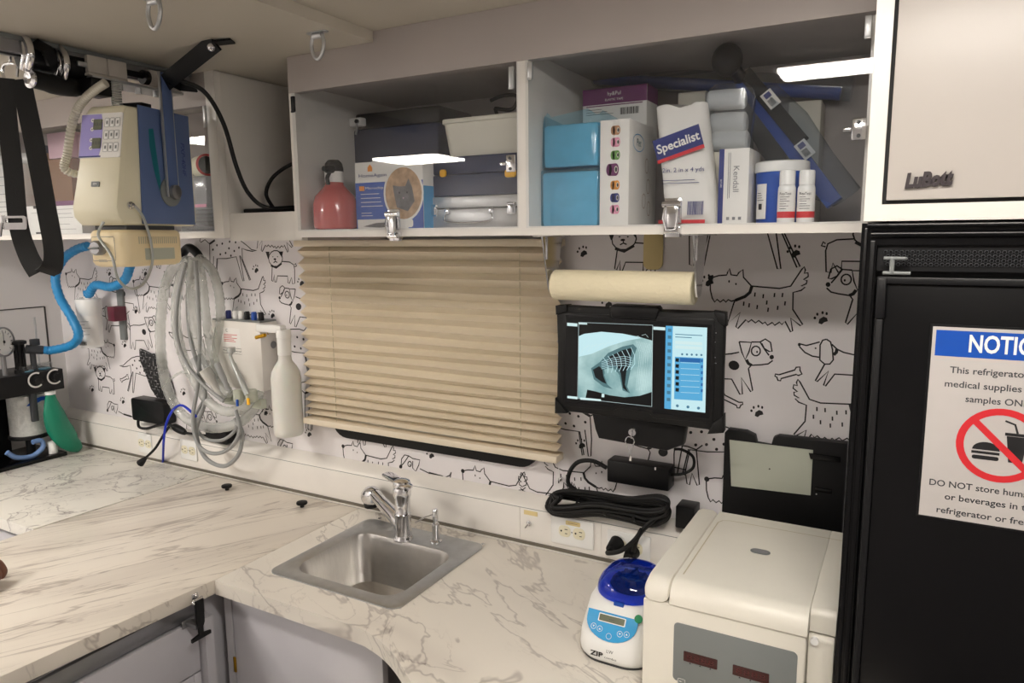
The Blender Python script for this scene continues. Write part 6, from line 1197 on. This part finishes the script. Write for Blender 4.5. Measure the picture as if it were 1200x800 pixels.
b = MB('black_rubber'); b.tube(smooth([tuple(PY(*k, -.04)) for k in ((711, 548), (695, 540), (678, 541), (668, 552), (666, 566), (675, 574))], 6), .0055, 8); b.build('input_cord', pb_)
cc_ = thing('coiled_cable', PY(705, 608, -.06), 'tied coil of thick black cable lying on the raceway under the power brick', 'cable')
rg = random.Random(21)
for k in range(11):
    dz = k*1.7; dy = -.050-.014*(k % 3)-.003*k
    s6 = (k*7 % 11)/11; P_ = [(642+k*1.5, 592-dz*.55), (648, 601-dz*.5), (668, 604-dz*.7), (700, 603-dz*.85), (735, 610-dz*.95), (762, 616-dz*1.1), (779, 611-dz), (782, 600-dz*.9), (770, 592-dz*.6), (735, 586-dz*.3+s6*10), (700, 579-dz*.2+s6*12), (668, 576-dz*.2+s6*10), (650, 579-dz*.2+s6*6)]
    b = MB('black_rubber'); b.tube(smooth([tuple(PY(px+rg.uniform(-2, 2), py+rg.uniform(-1.2, 1.2), dy-.006*sin(i))) for i, (px, py) in enumerate(P_)], 6, True), .0052, 8, closed=True); b.build('cable_loop', cc_)
for px, py in ((680, 589), (712, 595), (746, 602)):
    c_ = PY(px, py, -.07); b = MB('black_plastic'); L_ = [(c_.x+.0, c_.y+.024*cos(t), c_.z+.017*sin(t)) for t in [2*pi*i/20 for i in range(20)]]; b.strip(L_+[L_[0]], .006, .002, (1, 0, 0)); b.build('cable_tie', cc_)
P_ = [PY(772, 604, -.085), PY(758, 616, -.09), PY(748, 628, -.085), PY(743, 642, -.075), PY(741, 650, -.060)]
b = MB('black_rubber'); b.tube(smooth([tuple(p) for p in P_], 6), .0058, 8); b.build('plug_lead', cc_)
e_ = PY(740, 648, -.056); b = MB('black_rubber'); b.cyl((e_.x, -.0475, e_.z), (e_.x, -.078, e_.z-.004), .0185, .013, 18); b.build('plug', cc_)
e_ = PY(722, 637, -.056); b = MB('black_rubber'); b.cyl((e_.x+.0, -.0475, e_.z), (e_.x-.004, -.082, e_.z-.006), .019, .013, 18); b.tube(smooth([(e_.x-.004, -.08, e_.z-.006), tuple(PY(712, 648, -.10)), tuple(PY(728, 645, -.115)), tuple(PY(744, 632, -.095)), tuple(PY(752, 620, -.092))], 5), .0055, 8); b.build('plug', cc_)
p = PY(806, 605, -.05); zl2 = 1.0405
MB('black_plastic').bx(p.x-.028, p.x+.016, -.055, -.002, zl2, PY(806, 594, -.05).z, .003).build('small_black_block', label='small black block on the raceway behind the big cream centrifuge', cat='block')

# ================= wall charging cradle =================
g = lambda *k: W(*k)
cr = thing('charging_cradle', (PY(920, 560, -.02).x, -.02, 1.0405), 'flat black wall cradle with a grey-white panel behind the big centrifuge', 'cradle')
yl = lambda px, py: (lambda v: (v.x, v.z))(PY(px, py, -.028))
po = [yl(*k) for k in ((849, 507), (853, 503), (874, 506), (884, 511), (886, 520), (903, 523), (906, 513), (912, 511), (993, 520))]
xr_ = po[-1][0]; xl_ = po[0][0]; po += [(xr_, 1.0405), (xl_, 1.0405)]
b = MB('black_matte'); b.prism(po[::-1], .001, .028, .003, M=WALLF); b.build('body', cr)
b = MB('sage'); b.prism([yl(*k) for k in ((855, 515), (953, 527), (950, 580), (857, 569))][::-1], .0282, .0300, .0004, M=WALLF); d_ = yl(902, 549); b.use('ink').disc(d_, .0018, .0302, 10, WALLF); b.build('panel', cr)
b = MB('black_gloss'); b.prism([yl(*k) for k in ((948, 530), (985, 535), (985, 541), (950, 537))][::-1], .0282, .034, .001, M=WALLF); b.build('slot', cr); b = MB('black_gloss'); b.prism([yl(*k) for k in ((955, 570), (975, 573), (975, 578), (955, 575))][::-1], .0282, .032, .001, M=WALLF); d_ = yl(957, 578); b.use('paper').disc(d_, .0016, .0325, 8, WALLF); b.build('slot', cr)

# ================= big centrifuge =================
x0c, x1c, yf, yr, zt_, zs = -.374, -.066, -.500, -.138, 1.129, 1.094
cf = thing('centrifuge', ((x0c+x1c)/2, (yf+yr)/2, Z_CNT), 'large cream benchtop centrifuge with grey control panel beside the refrigerator', 'centrifuge')
xn = PY(946, 745, yf).x; xsn = PY(784, 690, yf).x
def side(x0, x1, y0, z0, z1, rad, m='centri', nm='body', par=cf, bev=.004):
    pr = [(yr, z0), (y0, z0)]+[(y0+rad-rad*cos(t), z1-rad+rad*sin(t)) for t in [pi/2*i/8 for i in range(9)]]+[(yr+.006, z1), (yr, z1-.006)]
    b = MB(m); L_ = []
    for x, ins in ((x0, bev), (x0+bev*.3, bev*.3), (x0+bev, 0), (x1-bev, 0), (x1-bev*.3, bev*.3), (x1, bev)):
        cy_, cz_ = (y0+yr)/2, (z0+z1)/2; L_.append([(x, cy_+(p[0]-cy_)*(1-ins/abs(y0-yr)*2), cz_+(p[1]-cz_)*(1-ins/abs(z1-z0)*2)) for p in pr])
    b.loft(L_[::-1]); return b
zf = Z_CNT+.012
b = side(x0c, xn-.001, yf+.003, zf, zs-.0035, .003); b.build('body', cf)
b = side(xn-.0005, x1c, yf+.016, zf, zs-.006, .010); b.build('body_side', cf)
b = side(x0c, xsn-.0006, yf, zs-.002, zt_, .034, bev=.012); b.build('lid_end', cf)
b = side(xsn+.0006, xn, yf, zs-.002, zt_, .034, bev=.0012); b.build('lid', cf)
b = side(xn+.0003, x1c, yf+.024, zs-.0025, zt_, .014, bev=.0008); b.build('hinge_cover', cf)
b = MB('shadow_gap'); b.bx(x0c+.004, x1c-.002, yf+.036, yr-.004, zs-.0055, zs-.001); b.build('gasket', cf)
for x in (x0c+.04, x1c-.05):
    for y_ in (yf+.05, yr-.05): b = MB('black_rubber'); b.lathe([(.014, 0), (.016, .0118)], 16, T(x, y_, Z_CNT+.0003)); b.build('foot', cf)
# raised lid panel groove and oval window
gv = [PZ(*k, zt_) for k in ((838, 607), (980, 627))]
b = MB('cream_dark'); gx0 = xsn+.012; gy1 = gv[0].y
b.ribbon([(gx0, yf+.045), (gx0, gy1-.02), (gx0+.006, gy1-.006), (gx0+.02, gy1), (x1c-.01, gy1)], .0022, T(0, 0, zt_+.0004)); b.build('lid_groove', cf)
ov = PZ(891, 646.5, zt_); b = MB('grey_plastic', T(ov.x, ov.y, zt_)); b.prism([(p[0], p[1]) for p in rrect(.036, .022, .011, 8)], .0002, .0012, .0004); b.use('grey_print').prism(rrect(.027, .014, .007, 8), .0012, .0016); b.build('viewing_port', cf)
F = front(0, yf+.003, 0)
pc = lambda px, py: (lambda v: (v.x, v.z))(PY(px, py, yf+.0025))
tl_, trr = pc(790, 729), pc(935, 764); zP = (tl_[1]+trr[1])/2; xa_, xb_ = tl_[0], trr[0]
b = MB('grey_plastic'); b.prism(rrect(xb_-xa_, zP-(Z_CNT+.045), .008, 5, (xa_+xb_)/2, (zP+Z_CNT+.045)/2), -.001, .0012, .0004, M=F); pn = b.build('control_panel', cf)
for (px0, px1, py0, py1) in ((801.5, 840.5, 767, 779), (859, 901, 783, 796)):
    q0, q1 = pc(px0, py0-6), pc(px1, py1+6); zc_ = (q0[1]+q1[1])/2; hz_ = .018; xm_ = (q0[0]+q1[0])/2; w_ = q1[0]-q0[0]
    b = MB('display_red'); b.prism(rrect(w_, hz_, .0012, 2, xm_, zc_), .0012, .0022, M=F); b.use('digit_off').text('8888', .0135, F @ T(xm_, zc_, .0025), width=w_*.82, space=1.1); b.build('display', pn)
    b = MB('ink'); [b.poly([(xm_+k*w_*.3-.0018, zc_-.0125), (xm_+k*w_*.3+.0018, zc_-.0125), (xm_+k*w_*.3, zc_-.0095)], .0014, F) for k in (-1, 0, 1)]; b.build('marks', pn)
for k in range(6):
    xk = xa_+.012+k*(xb_-xa_-.02)/5.2+.004; zk = pc(806, 797)[1]-.004; b = MB('grey_plastic'); b.prism(rrect(.0145, .012, .003, 4, xk, zk), .0012, .0028, .0006, M=F); b.use('paper').ribbon(rrect(.0125, .010, .0025, 3, xk, zk), .0006, F, True, .003); lines(b, F @ T(0, 0, .0028), xk-.004, xk+.004, [zk], .001); b.build('button', pn)
wb_ = pc(951, 755); b = MB('white_plastic'); b.cyl((wb_[0]+.003, yf+.0195, wb_[1]), (wb_[0]+.003, yf+.012, wb_[1]), .006, n=16); b.build('release_button', cf)

# ================= mini centrifuge =================
mz = lambda px, py, y: PY(px, py, y).z
mxa, mxb, myf = PZ(674, 762, Z_CNT).x+.002, x0c-.003, -.452
mw = mxb-mxa; mcx = (mxa+mxb)/2; md = .205; mcy = myf+md/2
mc = thing('mini_centrifuge', (mcx, mcy, Z_CNT), 'small white centrifuge with translucent blue domed lid on the counter', 'mini centrifuge')
zr_ = mz(700, 722, -.42)-Z_CNT; zr2 = mz(725, 716, -.425)-Z_CNT; ztop = mz(735, 660, -.33)-Z_CNT
b = MB('white_plastic')
def ml(w_, d_, r_, z_, oy=0, tilt=0): return [(mcx+p[0], mcy+oy+p[1], Z_CNT+z_+tilt*(p[1]+d_/2)) for p in rrect(w_, d_, r_, 9)]
b.loft([ml(mw-.010, md-.010, .05, .006), ml(mw-.002, md-.002, .055, .010), ml(mw, md, .055, .018), ml(mw-.002, md-.004, .055, .045, .001), ml(mw-.012, md-.040, .055, zr2-.012, .016, .05), ml(mw-.020, md-.054, .058, zr2-.004, .021, .06), ml(mw-.030, md-.066, .056, zr2, .023, .06)]); b.build('body', mc)
b = MB('dark_grey'); b.loft([ml(mw-.012, md-.012, .05, .0005), ml(mw-.008, md-.008, .052, .0058)]); b.build('base_ring', mc)
lw_, ld_ = mw-.026, md-.058; oy = .024
b = MB('blue_lid'); hd_ = ztop-zr2-.006
b.loft([ml(lw_*k, ld_*k, .057*k, zr2+.001+hd_*h, oy, .06*(1-h)) for k, h in ((.99, 0), (1, .1), (.97, .35), (.88, .62), (.72, .82), (.48, .95), (.2, 1.0))], False, True); b.build('lid', mc)
b = MB('black_plastic', T(mcx, mcy+oy, Z_CNT+zr2)); b.lathe([(.040, .004), (.044, .010), (.040, .018), (.014, .022), (.012, .034), (.004, .036)], 26)
for k in range(8): b.cyl((.034*cos(k*pi/4), .034*sin(k*pi/4), .012), (.026*cos(k*pi/4), .026*sin(k*pi/4), .026), .005, n=10)
b.build('rotor', mc)
b = MB('royal'); b.bx(mcx-.010, mcx+.010, mcy+oy-ld_/2-.004, mcy+oy-ld_/2+.003, Z_CNT+zr2-.004, Z_CNT+zr2+.004, .001); b.build('lid_catch', mc)
# front panel follows the sloping front
y0p, z0p = myf+.001+.003, Z_CNT+.046; y1p, z1p = myf+.0355, Z_CNT+zr2-.011
PM = fr((mcx-.004, y0p-.0012, z0p), (1, 0, 0), y=(0, y1p-y0p, z1p-z0p)); pl = ((y1p-y0p)**2+(z1p-z0p)**2)**.5
b = MB('sky_blue', PM); pw = mw*.66; b.prism([(-pw/2, pl*.98), (-pw/2, pl*.72)]+[(pw/2*cos(t), pl*.72+pl*.66*sin(t)) for t in [pi+pi*i/16 for i in range(1, 16)]]+[(pw/2, pl*.72), (pw/2, pl*.98)], -.002, .0012, .0004); b.use('paper'); 
for k, (u, v) in enumerate(((-.33, .44), (-.2, .40), (0, .24), (.2, .40), (.33, .44))):
    b.ribbon(ell(u*pw, pl*v, .0052, n=14), .0007, lift=.0015)
    if k != 2: s_ = 1 if k % 2 else -1; s_ = {0: -1, 1: 1, 3: -1, 4: 1}[k]; b.poly([(u*pw-.002, pl*v-.0016*s_), (u*pw+.002, pl*v-.0016*s_), (u*pw, pl*v+.002*s_)][::s_], .0015)
b.build('button_panel', mc)
b = MB('white_plastic', PM); b.prism(rrect(pw*.54, pl*.27, .0015, 2, 0, pl*.78), .0012, .0022); b.use('lcd').prism(rrect(pw*.50, pl*.21, .001, 2, 0, pl*.78), .0022, .0026); b.use('dark_grey').text('----', .009, T(0, pl*.78, .0029)); b.build('display', mc)
b = MB('ink'); NM = Matrix(((1, 0, 0, mcx-.006), (0, .12, -1, myf-.0012), (0, 1, .12, Z_CNT+.026), (0, 0, 0, 1))); b.text('ZIP', .0125, NM @ T(-.018, -.004, 0), width=.026, bold=.0004); b.text('combo', .006, NM @ T(.010, -.006, 0), width=.024); b.text('LW', .009, NM @ T(.008, .006, 0)); b.build('lettering', mc)
b = MB('green_btn'); gb = PP(729+23, 724, (mcx, myf+.03, Z_CNT+zr2), (0, -.8, .6)); b.lathe([(.008, 0), (.0075, .003), (.004, .004)], 16, fr((mcx+.046, myf+.0345, Z_CNT+zr2-.010), (1, 0, 0), (0, -.85, .5))); b.build('release_button', mc)

# ================= a resting hand at the frame's edge =================
hp = PZ(-1, 690, Z_CNT); cr3 = Vector((_r.x, _r.y, 0)).normalized(); fw3 = Vector((-cr3.y, cr3.x, 0))
HM = Matrix(((cr3.x, fw3.x, 0, hp.x), (cr3.y, fw3.y, 0, hp.y), (0, 0, 1, Z_CNT), (0, 0, 0, 1))) @ T(-.030, 0, 0)
pr_ = lthing('person', HM, 'brown-skinned hand of a person resting loosely curled at the edge of the picture', 'person')
me = bpy.data.meshes.new('hand'); vs = [(-.20, -.06, .10), (-.13, -.04, .062), (-.085, -.02, .050), (-.055, -.005, .050)]; ed = [(0, 1), (1, 2), (2, 3)]; rd = [.038, .030, .026, .026]
def chain(root, pts, rs):
    i0 = root
    for p, r_ in zip(pts, rs): vs.append(p); rd.append(r_); ed.append((i0, len(vs)-1)); i0 = len(vs)-1
for k, yy in enumerate((.030, .010, -.012, -.032)):
    ln = (.92, 1.0, .94, .78)[k]
    chain(3, [(-.020, yy, .056), (.012*ln, yy*1.05, .050), (.026*ln-.002, yy*1.08, .028), (.012*ln, yy*1.08, .0115)], (.0125, .0108, .0098, .0085))
chain(2, [(-.060, .036, .046), (-.030, .056, .036), (-.004, .060, .024)], (.0145, .0118, .0092))
me.from_pydata(vs, ed, []); ho = bpy.data.objects.new('hand', me); COL.objects.link(ho); ho.parent = pr_
sk_ = ho.modifiers.new('skin', 'SKIN')
lay = me.skin_vertices[0] if len(me.skin_vertices) else None
if lay is None:
    bmh = bmesh.new(); bmh.from_mesh(me); bmh.verts.layers.skin.verify(); bmh.to_mesh(me); bmh.free(); lay = me.skin_vertices[0]
for i, r_ in enumerate(rd): lay.data[i].radius = (r_, r_); lay.data[i].use_root = (i == 1)
su = ho.modifiers.new('sub', 'SUBSURF'); su.levels = 2; su.render_levels = 2
me.materials.append(MATS['tissue'])
b = MB('navy_case'); b.tube(smooth([(-.19, -.058, .096), (-.24, -.075, .115), (-.36, -.11, .16)], 5), [.046]*3+[.050]*8, 18); b.build('sleeve', pr_)
